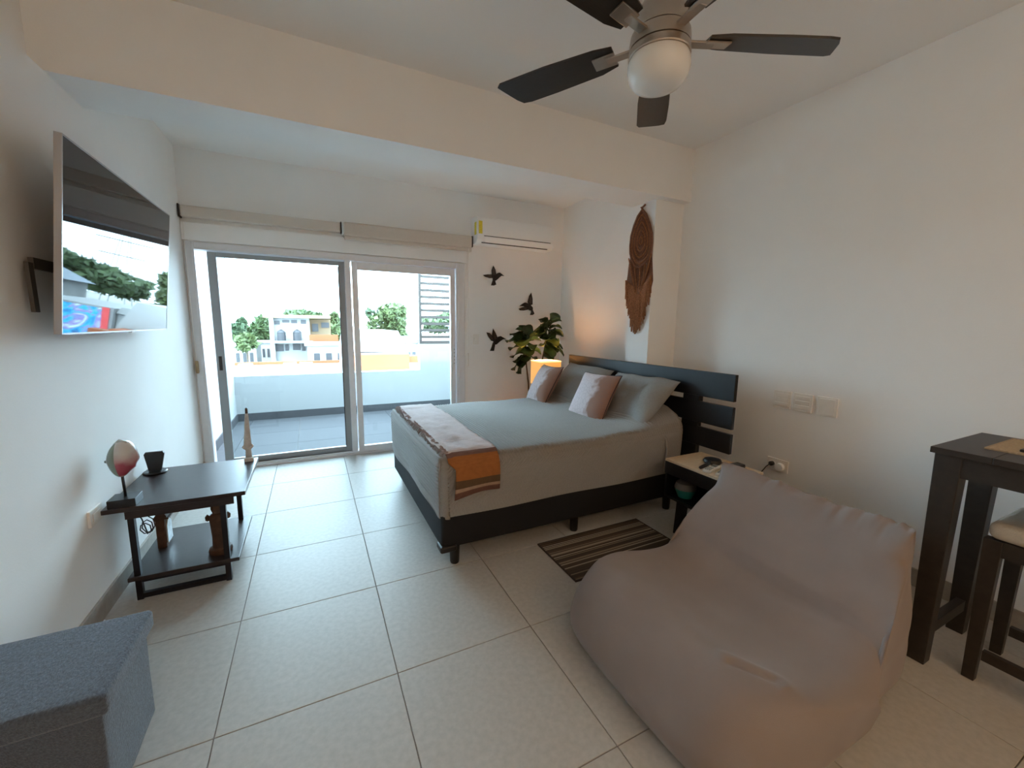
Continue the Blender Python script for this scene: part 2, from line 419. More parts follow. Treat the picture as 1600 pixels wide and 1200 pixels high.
# ------------------------------------------------------------------ roller blinds on the back wall
t = thing('roller_blind', 'narrow rolled beige blind on the left above the sliding door', 'blind', (-.31, 4.42, 2.235), group='rolled blinds above the door')
part('fabric_cover', rbox(-.925, .305, 4.375, 4.449, 2.237, 2.327, .012, (6, 2, 2)), M['blind'], t, smooth=True)
part('bracket', box(-.936, -.926, 4.37, 4.4495, 2.23, 2.332), M['dkline'], t)
part('bracket', box(.306, .313, 4.37, 4.4495, 2.23, 2.332), M['dkline'], t)
t = thing('roller_blind', 'wider rolled beige blind on the right beside the air conditioner', 'blind', (.98, 4.41, 2.17), group='rolled blinds above the door')
part('fabric_cover', rbox(.328, 1.638, 4.352, 4.449, 2.205, 2.335, .02, (6, 2, 2)), M['blind'], t, smooth=True)
part('bracket', box(.318, .326, 4.36, 4.4495, 2.22, 2.335), M['white'], t)
part('bracket', box(1.640, 1.648, 4.36, 4.4495, 2.22, 2.335), M['dkline'], t)
part('hem_bar', box(.335, 1.635, 4.362, 4.384, 2.172, 2.206, bev=.006), M['blind'], t)
part('pull_chain', tube([(1.60, 4.36, 2.2), (1.603, 4.405, 1.7), (1.603, 4.412, 1.05)], .0022, 6), M['offwhite'], t)
part('chain_weight', rbox(1.592, 1.614, 4.403, 4.42, .90, 1.05, .006, (1, 1, 2)), M['offwhite'], t, smooth=True)
t = thing('blind_chain', 'thin blind chain with ivory tensioner left of the door', 'blind chain', (-.915, 4.41, .95))
part('cord', tube([(-.915, 4.40, 2.2), (-.915, 4.405, 1.2), (-.915, 4.41, 1.02)], .002, 6), M['offwhite'], t)
part('tensioner', rbox(-.926, -.904, 4.40, 4.42, .92, 1.03, .006, (1, 1, 2)), M['mat'], t, smooth=True)

# ------------------------------------------------------------------ air conditioner
t = thing('air_conditioner', 'white split air conditioner high on the back wall', 'air conditioner', (2.13, 4.35, 2.25))
AX0, AX1 = 1.655, 2.615
prof = [(4.449, 2.53), (4.30, 2.53), (4.255, 2.515), (4.245, 2.49), (4.237, 2.33), (4.243, 2.295), (4.27, 2.262), (4.32, 2.252), (4.449, 2.252)]
bm = prism([(AX0+.012, y, z) for y, z in prof], (AX1-AX0-.024, 0, 0)); bmesh.ops.bevel(bm, geom=[e for e in bm.edges if abs(e.verts[0].co.x-e.verts[1].co.x) > .1], offset=.006, segments=2, affect='EDGES')
ac = part('casing', bm, M['white'], t, smooth=40)
for s, x in (('l', AX0), ('r', AX1-.012)):
    part('end_cap', prism([(x, y+.002, z) for y, z in prof], (.012, 0, 0)), M['white'], t)
part('air_flap', prism([(AX0+.09, y, z) for y, z in [(4.2385, 2.302), (4.2325, 2.318), (4.2345, 2.322), (4.262, 2.268), (4.260, 2.262)]], (AX1-AX0-.15, 0, 0)), M['white'], t)
part('outlet_gap', boxes((AX0+.075, AX1-.05, 4.2345, 4.24, 2.322, 2.329)), M['dkline'], t)
part('outlet_gap', boxes((AX0+.06, AX1-.075, 4.262, 4.28, 2.2555, 2.263)), M['dkline'], t)
part('rating_label', box(AX0-.001, AX0, 4.27, 4.33, 2.34, 2.47), M['yellow'], t, label='yellow printed energy label')
part('rating_label', box(AX0+.014, AX0+.055, 4.2365, 4.2375, 2.345, 2.475), M['yellow'], t, label='yellow printed energy label')

# ------------------------------------------------------------------ hummingbirds on the back wall
def zp(zx, zy): return at(740+zx/6, 400+zy/6, 'y', 4.437)
BIRDS = [
    ('dark metal hummingbird on the wall right under the air conditioner, beak pointing right',
     dict(wing=[[(185, 90), (205, 130), (214, 190), (175, 197), (168, 135)], [(88, 178), (130, 172), (182, 172), (186, 205), (150, 207), (108, 195)]],
          body=[(178, 195), (195, 180), (212, 172), (226, 159), (245, 156), (262, 170), (287, 188), (260, 181), (242, 195), (228, 215), (204, 234), (180, 228)],
          tail=[(180, 226), (202, 232), (212, 268), (190, 277), (164, 275)])),
    ('dark metal hummingbird on the wall just above the fig plant, beak pointing left',
     dict(wing=[[(540, 345), (552, 400), (552, 455), (525, 464), (508, 432), (522, 375)], [(422, 495), (460, 480), (508, 476), (514, 502), (470, 511), (435, 510)]],
          body=[(428, 471), (452, 452), (480, 435), (505, 443), (530, 456), (554, 485), (552, 512), (525, 510), (500, 486), (472, 468), (450, 465)],
          tail=[(536, 500), (556, 508), (570, 540), (555, 553), (529, 553), (541, 525)])),
    ('dark metal hummingbird lowest on the wall, its beak touching the fig leaves',
     dict(wing=[[(120, 715), (150, 722), (178, 750), (194, 803), (165, 794), (135, 752)], [(182, 680), (205, 720), (224, 762), (216, 794), (190, 794), (174, 740)]],
          body=[(183, 808), (200, 785), (230, 756), (255, 750), (275, 767), (308, 781), (272, 778), (247, 795), (216, 828), (190, 834)],
          tail=[(180, 815), (202, 830), (191, 890), (154, 890), (170, 850)]))]
for lab, g in BIRDS:
    c = sum((zp(*p) for p in g['body']), Vector())/len(g['body'])
    t = thing('hummingbird_ornament', lab, 'wall ornament', (c.x, 4.449, c.z), group='metal hummingbirds on the back wall')
    bm = prism([zp(*p)-Vector((0, .012, 0)) for p in g['body']], (0, .022, 0)); bmesh.ops.bevel(bm, geom=bm.edges[:], offset=.004, segments=2, affect='EDGES')
    part('body', bm, M['bird'], t, smooth=40)
    for wv in g['wing']:
        pts = [zp(*p) for p in wv]; cc = sum(pts, Vector())/len(pts)
        wg = part('wing', prism([p-Vector((0, .004, 0)) for p in pts], (0, .008, 0)), M['bird'], t)
        part('feather_panel', prism([cc+(p-cc)*.68-Vector((0, .0055, 0)) for p in pts], (0, .002, 0)), M['birdw'], wg)
    part('tail', prism([zp(*p)-Vector((0, .003, 0)) for p in g['tail']], (0, .008, 0)), M['bird'], t)

# ------------------------------------------------------------------ switches and outlets
def plate(name, label, cat, wall, a, z, w_, h_, detail, group=None):
    """wall: 'x+' plate on right wall at y=a, 'y+' plate on back wall at x=a, 'x-' left wall"""
    if wall == 'x+': f = lambda u0, u1, z0, z1, d0, d1: box(XR-d1, XR-d0, a+u0, a+u1, z+z0, z+z1, bev=.0015); loc = (XR-.005, a, z)
    elif wall == 'x-': f = lambda u0, u1, z0, z1, d0, d1: box(XL+d0, XL+d1, a+u0, a+u1, z+z0, z+z1, bev=.0015); loc = (XL+.005, a, z)
    else: f = lambda u0, u1, z0, z1, d0, d1: box(a+u0, a+u1, YB-d1, YB-d0, z+z0, z+z1, bev=.0015); loc = (a, YB-.005, z)
    t = thing(name, label, cat, loc, group=group)
    part('plate', f(-w_/2, w_/2, -h_/2, h_/2, .0002, .012), M['offwhite'], t)
    for (u0, u1, z0, z1) in detail: part('rocker' if cat == 'switch' else 'insert', f(u0, u1, z0, z1, .012, .0155), M['offwhite'], t)
    return t
three = [(-.045, .045, z0, z0+.026) for z0 in (-.043, -.013, .017)]
plate('wall_switch', 'ivory switch plate with three rockers nearest the headboard', 'switch', 'x+', 1.637, .894, .115, .12, three, 'ivory plates on the right wall')
plate('wall_switch', 'ivory switch plate with three rockers in the middle of the row', 'switch', 'x+', 1.507, .894, .115, .12, three, 'ivory plates on the right wall')
plate('wall_switch', 'blank ivory plate nearest the tall table end of the row', 'switch', 'x+', 1.366, .894, .115, .12, [(-.045, .045, -.05, .05)], 'ivory plates on the right wall')
plate('wall_switch', 'white switch plate on the back wall right of the sliding door', 'switch', 'y+', 1.715, 1.205, .072, .115, three[:0]+[(-.02, .02, -.04, .04)])
t = plate('wall_outlet', 'ivory wall outlet with plug and adapter beside the headboard', 'outlet', 'x+', 1.622, .435, .14, .085, [(-.05, -.005, -.02, .02), (.01, .055, -.02, .02)])
t = thing('power_adapter', 'white round power adapter in the outlet near the headboard', 'adapter', (XR-.03, 1.60, .43))
part('body', xform(lathe([(0, 0), (.024, 0), (.028, .006), (.026, .03), (0, .032)], 20), Matrix.Translation((XR-.016, 1.592, .432)) @ Matrix.Rotation(-PI/2, 4, 'Y')), M['white'], t, smooth=35)
t = thing('charging_cable', 'thin black cord plugged in beside the headboard', 'cord', (2.80, 1.66, .44))
part('plug', xform(lathe([(0, 0), (.016, 0), (.016, .02), (.007, .028), (0, .028)], 14), Matrix.Translation((XR-.016, 1.652, .44)) @ Matrix.Rotation(-PI/2, 4, 'Y')), M['black'], t, smooth=35)
part('cable', tube([(2.83, 1.652, .44), (2.80, 1.66, .42), (2.79, 1.69, .36), (2.80, 1.72, .25), (2.81, 1.74, .12), (2.76, 1.78, .012), (2.6, 1.8, .006), (2.5, 1.75, .006)], .0035, 8), M['black'], t, smooth='all')
plate('wall_outlet', 'white outlet low on the left wall beside the small table', 'outlet', 'x-', 2.425, .485, .12, .075, [(-.04, .04, -.02, .02)])

# ------------------------------------------------------------------ television
t = thing('television', 'large flat television tilted forward on the left wall', 'television', (XL+.02, 2.725, 1.32))
Y0, Y1, hT = 2.10, 3.345, .715
tilt = math.atan2(.075, .71)
MT = Matrix.Translation((-.831, 0, 1.318)) @ Matrix.Rotation(tilt, 4, 'Y')
part('back_shell', xform(rbox(-.05, -.012, Y0+.10, Y1-.10, .05, hT-.10, .015, (2, 4, 4)), MT), M['tvbezel'], t, smooth=True)
part('edge_frame', xform(boxes((-.022, .0, Y0, Y0+.006, 0, hT), (-.022, 0, Y1-.006, Y1, 0, hT), (-.022, 0, Y0, Y1, 0, .006), (-.022, 0, Y0, Y1, hT-.006, hT)), MT), M['tvedge'], t)
part('screen', xform(box(-.012, -.0015, Y0+.005, Y1-.005, .005, hT-.005), MT), M['screen'], t, label='glossy dark screen mirroring the balcony view')
part('sensor_bar', xform(box(-.012, .002, 2.76, 2.80, -.007, .003), MT), M['white'], t)
part('wall_plate', box(XL, XL+.02, 2.55, 2.90, 1.45, 1.92), M['blackmetal'], t)
for yy in (2.56, 2.86):
    part('bracket_arm', prism([(XL+.02, yy, 1.88), (XL+.115, yy, 1.80), (XL+.06, yy, 1.40), (XL+.02, yy, 1.42)], (0, .03, 0)), M['blackmetal'], t)
part('mount_strut', boxes((XL+.022, XL+.034, 2.14, 2.17, 1.40, 1.58), (XL+.02, XL+.036, 2.17, 2.55, 1.56, 1.60)), mat('mount_grey', (.10, .095, .09), .5, metal=.4), t)

# ------------------------------------------------------------------ bed
BX0, BX1, BY0, BY1 = .59, 2.478, 2.085, 3.575
t = thing('bed', 'double bed with black base and ribbed grey coverlet', 'bed', (1.53, 2.83, 0))
part('box_base', rbox(BX0+.012, BX1, BY0+.008, BY1-.008, .105, .312, .02, (6, 6, 2)), M['boxfab'], t, smooth=True)
part('corner_guard', rbox(BX0+.002, BX0+.10, BY0-.003, BY0+.09, .085, .125, .012, (1, 1, 1)), M['black'], t, smooth=True)
for lx, ly in ((.665, 2.10), (1.515, 2.12), (2.35, 2.10), (.665, 3.53), (1.515, 3.53), (2.35, 3.53)):
    part('leg', lathe([(0, 0), (.024, 0), (.027, .01), (.03, .105), (0, .105)], 20, (lx+.02, ly+.02, 0)), M['black'], t, smooth=35)
def cov(p):
    q = p.copy()
    if q.z > .45:                                    # cover rises over the sleeping pillows at the head
        s = min(1, max(0, (q.x-2.02)/.30)); s = s*s*(3-2*s)
        e = min(1, max(0, (q.y-BY0+.02)/.22))*min(1, max(0, (BY1-q.y+.02)/.22)); e = e**.5
        d = max(0, (q.x-2.40)/.08)
        q.z += .145*s*e*(q.z-.45)/.2*(1-.35*min(1, d)**2)
    nz = mnoise.noise(Vector((p.x*2.2, p.y*2.2, p.z*3)))
    q.z += .012*nz*min(1, max(0, (p.z-.33)/.2))
    if p.z < .6:
        k = min(1, (.6-p.z)/.3)
        if p.y < BY0+.05: q.y += -.012*math.sin(p.x*7+1)*k*.6+.01*k
        if p.x < BX0+.05: q.x += -.010*math.sin(p.y*8)*k+.004*k
        if p.z < .36: q.z += .016*math.sin(p.y*5.3+.6)*(1 if p.x < BX0+.05 else 0)
    return q
def ribs(p):
    w = .006*mnoise.noise(Vector((p.x*3, p.y*4, p.z*3)))
    g = abs(math.sin((p.x-p.z+w)*PI/.021))
    e = min(1, max(0, (p.y-BY0+.015)/.06)); k = min(1, max(0, (p.z-.55)/.06))
    return -.014*(1-g)**1.05*(.14+.86*max(e, k))
part('coverlet', rbox(BX0-.012, BX1-.002, BY0-.015, BY1+.015, .298, .655, .06, (720, 16, 84), cov, nobottom=True, disp=ribs), M['coverlet'], t, smooth='all')
part('coverlet_fold', tube([(2.26, 2.062, .33), (2.275, 2.060, .42), (2.285, 2.064, .50), (2.27, 2.075, .575), (2.235, 2.105, .632), (2.20, 2.16, .668), (2.18, 2.24, .685)], [.006, .009, .011, .012, .012, .010, .006], 10), M['coverlet'], t, smooth='all')
part('corner_seam', tube([(BX0-.004, BY0-.008, z) for z in (.31, .38, .45, .52, .57)]+[(BX0+.012, BY0+.012, .618)], .0045, 8), M['coverlet'], t, smooth='all')

# headboard: posts and boards
HX0, HX1 = 2.50, 2.545
t = thing('headboard', 'black slatted headboard standing against the pillar', 'headboard', (2.52, 2.71, 0))
for z0, z1 in ((.884, 1.066), (.693, .846), (.522, .660)):
    part('board', box(HX0, HX0+.028, 1.735, 3.685, z0, z1, bev=.003), M['blackwood'], t)
for y0 in (2.005, 3.27):
    part('post', box(HX0+.0285, HX1, y0, y0+.14, 0, 1.05, bev=.003), M['blackwood'], t)
    for za, zb in ((.8465, .8835), (.6605, .6925), (.1, .5215)): part('spacer_block', box(HX0+.001, HX0+.028, y0, y0+.14, za, zb), M['blackwood'], t)

# pillows: shams against the headboard
def place_pillow(name, label, cat, wd, ht, th, c, lean, turn, spin, m, group, pinch=.06, wob=.0, welt=False, seed=0):
    """pillow with its flat side towards -x; lean back by lean, turned about z by turn, rolled by spin"""
    def f(p, s):
        q = p.copy(); q.z += wob*mnoise.noise(Vector((p.x*5+seed, p.y*5, s*.3)))*(1 if s > 0 else .4)
        q.y += wob*.5*mnoise.noise(Vector((p.x*4, seed, 0))); return q
    R = Matrix.Rotation(turn, 4, 'Z') @ Matrix.Rotation(lean, 4, 'Y') @ Matrix(((0, 0, -1, 0), (-1, 0, 0, 0), (0, 1, 0, 0), (0, 0, 0, 1))) @ Matrix.Rotation(spin, 4, 'Z')
    t = thing(name, label, cat, c, group=group)
    bm = pillow(wd, ht, th, pinch=pinch, f=f)
    o = part('cover', bm, m, t, smooth='all', world=False); o.matrix_local = R
    if welt:
        k = 26; pts = []
        for i in range(k*4):
            s, u = divmod(i, k); u = -1+2*u/k
            uu, vv = [(u, -1), (1, u), (-u, 1), (-1, -u)][s]
            pts.append(Vector((uu*wd/2*(1-pinch*(1-vv*vv)), vv*ht/2*(1-pinch*(1-uu*uu)), 0)))
        pts.append(pts[0])
        w2 = part('piping', tube(pts, .004, 6, close=False), mat('dark_piping', (.06, .045, .05), .8), o, smooth='all', world=False)
    return t
place_pillow('bed_pillow', 'grey quilted pillow sham leaning nearest the headboard gap', 'pillow', .72, .46, .17, (2.30, 2.49, .805), .78, -.06, .03, M['pillow'], 'grey pillow shams', wob=.025, pinch=.05, seed=1)
place_pillow('bed_pillow', 'grey quilted pillow sham behind the smaller pink cushion, lamp side', 'pillow', .70, .46, .17, (2.30, 3.24, .815), .74, .04, -.03, M['pillow'], 'grey pillow shams', wob=.025, pinch=.05, seed=5)
place_pillow('throw_cushion', 'pink printed square cushion in front, nearer the camera', 'cushion', .47, .44, .15, (2.09, 2.715, .785), .50, .0, .04, M['cushion'], 'pink printed cushions', pinch=.07, wob=.01, welt=True, seed=2)
place_pillow('throw_cushion', 'pink printed square cushion farther back beside the lamp', 'cushion', .40, .43, .15, (2.05, 3.45, .79), .52, -.06, .03, M['cushion'], 'pink printed cushions', pinch=.07, wob=.01, welt=True, seed=3)

# throw across the foot of the bed
def throw_mat():
    m = mat('woven_throw', (.5, .4, .4), .9); n, b = nodes_of(m)
    uv = n.nodes.new('ShaderNodeUVMap'); uv.uv_map = 'UVMap'; sp = n.nodes.new('ShaderNodeSeparateXYZ'); n.links.new(uv.outputs[0], sp.inputs[0])
    rp = n.nodes.new('ShaderNodeValToRGB'); cr = rp.color_ramp; cr.interpolation = 'CONSTANT'
    st = [(0, (.17, .075, .055)), (.016, (.38, .25, .17)), (.030, (.11, .065, .035)), (.052, (.33, .12, .032)), (.118, (.17, .095, .08)), (.136, (.56, .48, .47))]
    while len(cr.elements) < len(st): cr.elements.new(.5)
    for e, (p, c) in zip(cr.elements, st): e.position = p; e.color = (*c, 1)
    n.links.new(sp.outputs[0], rp.inputs[0])
    tc = n.nodes.new('ShaderNodeTexCoord'); mp = n.nodes.new('ShaderNodeMapping'); mp.inputs['Scale'].default_value = (1, 6, 1); n.links.new(tc.outputs['Object'], mp.inputs[0])
    no = n.nodes.new('ShaderNodeTexNoise'); no.inputs['Scale'].default_value = 30; no.inputs['Detail'].default_value = 6; n.links.new(mp.outputs[0], no.inputs['Vector'])
    m2 = n.nodes.new('ShaderNodeMapRange'); m2.inputs['To Min'].default_value = .72; m2.inputs['To Max'].default_value = 1.25; n.links.new(no.outputs['Fac'], m2.inputs['Value'])
    hs = n.nodes.new('ShaderNodeHueSaturation'); n.links.new(rp.outputs[0], hs.inputs['Color']); n.links.new(m2.outputs[0], hs.inputs['Value']); n.links.new(hs.outputs[0], b.inputs['Base Color'])
    bp = n.nodes.new('ShaderNodeBump'); bp.inputs['Strength'].default_value = .6; bp.inputs['Distance'].default_value = .008
    n.links.new(no.outputs['Fac'], bp.inputs['Height']); n.links.new(bp.outputs[0], b.inputs['Normal'])
    return m
t = thing('bed_throw', 'pink and orange striped woven throw across the foot of the bed', 'throw blanket', (.8, 2.8, .66))
bm = bmesh.new(); uvl = bm.loops.layers.uv.new('UVMap')
prof = [(2.045, .415), (2.045, .50), (2.046, .55), (2.050, .585), (2.065, .625), (2.095, .652), (2.14, .665)]
prof = prof+[(2.14+(3.50-2.14)*k/34, .667) for k in range(1, 35)]+[(3.55, .655), (3.585, .62), (3.598, .58), (3.60, .50), (3.60, .42)]
acc = [0]
for a, b in zip(prof, prof[1:]): acc.append(acc[-1]+math.dist(a, b))
tot = acc[-1]; NX = 16; G = []; UVv = {}
for (y, z), s in zip(prof, acc):
    row = []
    side = 1 if z < .62 else 0
    for i in range(NX+1):
        u = i/NX
        x0 = .625+.012*math.sin(s*9)+(.035 if side else 0)*(1 if y < 2.2 else 0); x1 = .93+.008*math.sin(s*6+1)
        x = x0+(x1-x0)*u
        yy, zz = y, z
        yy += (-.010*math.sin(u*5+.5)-.004)*(1-min(1, max(0, (z-.42)/.2))) if y < 2.2 else 0
        if z < .5 and y < 2.2: zz += .012*math.sin(u*4)+.03*u
        if z > .64:
            zz += .012*mnoise.noise(Vector((x*12, y*22, 1)))+.009*mnoise.noise(Vector((x*6, y*60, 4)))*max(0, 1-u*1.3)+.004
            zz = max(zz, .660)
        if u < .12 and z > .6: zz -= .006
        v = bm.verts.new((x, yy, zz)); UVv[v] = (s/tot, u); row.append(v)
    G.append(row)
for a, b in zip(G, G[1:]):
    for i in range(NX):
        f = bm.faces.new((a[i], a[i+1], b[i+1], b[i]))
        for lp in f.loops: lp[uvl].uv = UVv[lp.vert]
cl = part('cloth', bm, throw_mat(), t, smooth='all')
sm = cl.modifiers.new('thick', 'SOLIDIFY'); sm.thickness = .006; sm.offset = 1
bm = bmesh.new()
for k in range(110):
    s = k/109; y = 2.10+1.40*s
    x = .622+random.uniform(-.004, .004); dx = random.uniform(.008, .030)
    tube([(x+.025, y, .674), (x, y+random.uniform(-.006, .006), .668), (x-dx*.6, y+random.uniform(-.01, .01), .655-dx*.4)], [.003, .0026, .0012], 5, bm)
part('fringe', bm, M['throw_fringe'], t, smooth='all', kind='stuff', label='dark knotted fringe')

# ------------------------------------------------------------------ bedside table near the camera and what lies on it
t = thing('bedside_table', 'black bedside table with pale wood top beside the bed', 'bedside table', (2.25, 1.68, 0))
NX0, NX1, NY0, NY1 = 2.10, 2.44, 1.46, 1.905
part('top', box(NX0-.004, NX1, NY0-.004, NY1, .486, .503, bev=.002), M['maple'], t)
part('side_panel', box(NX0+.004, NX1, NY0, NY0+.016, .235, .4855), M['maple'], t)
part('side_panel', box(NX0+.004, NX1, NY1-.016, NY1, .235, .4855), M['blackwood'], t)
part('back_panel', box(NX1-.012, NX1, NY0+.017, NY1-.017, .235, .4855), M['blackwood'], t)
part('shelf', box(NX0+.004, NX1-.013, NY0+.017, NY1-.017, .235, .252), M['blackwood'], t)
dr = part('drawer_front', box(NX0-.004, NX0+.012, NY0, NY1, .402, .4855, bev=.002), M['blackwood'], t)
part('pull', box(NX0-.012, NX0-.004, 1.66, 1.73, .44, .452, bev=.003), M['black'], dr)
for y0, y1 in ((1.78, 1.86), (1.50, 1.58)):
    part('leg', prism([(2.125, y0, 0), (2.175, y0, 0), (2.20, y0, .234), (2.14, y0, .234)], (0, .045, 0)), M['blackwood'], t)
    part('leg', prism([(2.36, y0, 0), (2.41, y0, 0), (2.39, y0, .234), (2.33, y0, .234)], (0, .045, 0)), M['blackwood'], t)
    part('foot_rail', box(2.15, 2.385, y0, y0+.045, .0, .035), M['blackwood'], t)
t = thing('plastic_bowl', 'grey and teal bowl inside the bedside table', 'bowl', (2.20, 1.80, .2525))
part('bowl', lathe([(0, 0), (.045, 0), (.066, .05), (.068, .06)], 24, (2.19, 1.805, .2525)), M['teal'], t, smooth=35)
part('lid', lathe([(.070, .06), (.071, .066), (.06, .10), (.03, .115), (0, .118)], 24, (2.19, 1.805, .2525)), M['greyp'], t, smooth=35)
t = thing('desk_gadget', 'small black gadget with a pale screen in the bedside table', 'gadget', (2.14, 1.56, .2525))
part('body', rbox(2.10, 2.15, 1.52, 1.60, .2525, .35, .008, (1, 1, 1)), M['black'], t, smooth=True)
part('screen', box(2.0985, 2.0998, 1.535, 1.585, .275, .33), M['remote'], t)
t = thing('hair_brush', 'round black paddle brush lying on the bedside table', 'brush', (2.27, 1.71, .504))
bm = lathe([(0, 0), (.05, 0), (.058, .012), (.05, .026), (.02, .03), (0, .03)], 24); xform(bm, Matrix.Diagonal((1.0, 1.0, 1, 1)))
part('head', xform(bm, Matrix.Translation((2.30, 1.705, .5035))), M['black'], t, smooth=50)
part('handle', tube([(2.255, 1.69, .515), (2.20, 1.672, .515), (2.125, 1.655, .514)], [.011, .012, .010], 10), M['black'], t, smooth='all')
def remote(label, c, ang, m, ln=.15, wd=.045):
    t = thing('remote_control', label, 'remote control', c, ang, group='remote controls on the bedside table')
    part('case', rbox(-ln/2, ln/2, -wd/2, wd/2, 0, .018, .006, (2, 1, 1)), m, t, smooth=True, world=False)
    part('display', box(ln*.12, ln*.42, -wd*.36, wd*.36, .018, .0188), M['greyp'], t, world=False)
    for k in range(3):
        for j in (-1, 0, 1): part('button', box(-ln*.4+k*.022, -ln*.4+k*.022+.012, j*.012-.004, j*.012+.004, .018, .0195), M['greyp'], t, world=False)
remote('white remote control with dark buttons lying next to the brush', (2.175, 1.615, .5035), .25, M['remote'])
remote('cream remote control lying nearest the bean bag', (2.19, 1.545, .5035), .35, M['remote'])
t = thing('black_case', 'small black case at the back of the bedside table', 'case', (2.36, 1.575, .504))
part('shell', rbox(2.325, 2.40, 1.545, 1.605, .5035, .53, .008, (1, 1, 1)), M['black'], t, smooth=True)
part('seam', boxes((2.3242, 2.4008, 1.5442, 1.6058, .515, .517)), M['greyp'], t)

# far bedside table with glowing lamp
t = thing('bedside_table', 'dark bedside table hidden behind the bed under the lamp', 'bedside table', (2.3, 3.86, 0))
part('body', box(2.12, 2.46, 3.66, 4.02, .24, .5, bev=.003), M['blackwood'], t)
for lx in (2.14, 2.42):
    for ly in (3.68, 3.98): part('leg', box(lx, lx+.02, ly, ly+.02, 0, .239), M['blackwood'], t)
t = thing('table_lamp', 'small lamp with a glowing orange square shade behind the pillows', 'lamp', (2.28, 3.80, .5))
part('base', lathe([(0, 0), (.06, 0), (.06, .012), (.015, .02), (.012, .26), (0, .26)], 24, (2.28, 3.80, .5003)), M['blackwood'], t, smooth=35)
sh = boxes((2.155, 2.163, 3.69, 3.91, .74, .995), (2.397, 2.405, 3.69, 3.91, .74, .995), (2.163, 2.397, 3.69, 3.698, .74, .995), (2.163, 2.397, 3.902, 3.91, .74, .995))
lampmat = M['lampshade']
part('shade', sh, lampmat, t)
part('shade_rim', boxes((2.153, 2.407, 3.688, 3.70, .988, 1.0), (2.153, 2.407, 3.90, 3.912, .988, 1.0), (2.153, 2.165, 3.70, 3.90, .988, 1.0), (2.395, 2.407, 3.70, 3.90, .988, 1.0)), M['lampedge'], t)
L = bpy.data.lights.new('lamp_bulb', 'POINT'); L.energy = 3.4; L.color = (1, .62, .30); L.shadow_soft_size = .04
lo = link('bulb', L, t); lo.location = (0, 0, .425)

# ------------------------------------------------------------------ fig plant
t = thing('fiddle_leaf_fig', 'potted fig plant with broad dark leaves in the corner', 'plant', (2.36, 4.24, 0))
part('pot', lathe([(0, 0), (.12, 0), (.15, .28), (.155, .30), (.14, .30), (.135, .27), (0, .27)], 28, (2.36, 4.24, 0)), M['pot'], t, smooth=35)
part('soil', lathe([(0, .272), (.134, .272), (.134, .25)], 28, (2.36, 4.24, 0)), M['soil'], t)
stems = [[(2.34, 4.24, .26), (2.27, 4.17, .7), (2.20, 4.12, 1.0), (2.19, 4.10, 1.26)], [(2.38, 4.24, .26), (2.40, 4.18, .7), (2.46, 4.14, 1.1), (2.53, 4.12, 1.40)]]
for s in stems: part('stem', tube(s, [.012, .010, .008, .005], 8), M['stem'], t, smooth='all')
def leaf_mesh(name, m):
    bm = bmesh.new(); outl = [(0, .008), (.10, .022), (.22, .05), (.38, .078), (.55, .092), (.72, .088), (.86, .066), (.95, .036), (1.0, .0)]
    rows = []
    for a, wd in outl:
        zc = .16*math.sin(a*PI*.8)-.20*a*a
        rows.append([bm.verts.new((a*.2, s*wd*(1+.08*math.sin(a*14)), zc*.2+abs(s)*.022*(1+.5*math.sin(a*11+s)))) for s in (-1, -.5, 0, .5, 1)])
    for a, b in zip(rows, rows[1:]):
        for k in range(4):
            bm.faces.new((a[k], a[k+1], b[k+1], b[k]))
    bmesh.ops.remove_doubles(bm, verts=bm.verts, dist=1e-4)
    return mesh_from(bm, name, m, 'all')
LM = leaf_mesh('leaf', M['leaf']); LY = leaf_mesh('leaf_yellowish', M['leaf_light'])
def put_leaf(px, py, y, bx, by, bz, sc_, yellowish=False, roll=0.):
    """leaf whose tip shows at pixel px,py at depth y, starting from a point on the stem"""
    tip = at(px, py, 'y', y); bpt = Vector((bx, by, bz)); dv = tip-bpt
    q = dv.to_track_quat('X', 'Z').to_matrix().to_4x4()
    o = link('leaf', LY if yellowish else LM, t)
    ln = dv.length/.2
    o.matrix_local = Matrix.Translation(bpt-Vector((2.36, 4.24, 0))) @ q @ Matrix.Rotation(roll, 4, 'X') @ Matrix.Diagonal((ln, sc_, max(ln, 1), 1))
def on_stem(i, k):
    s = [Vector(p) for p in stems[i]]; f = k*(len(s)-1); j = min(int(f), len(s)-2); return s[j].lerp(s[j+1], f-j)
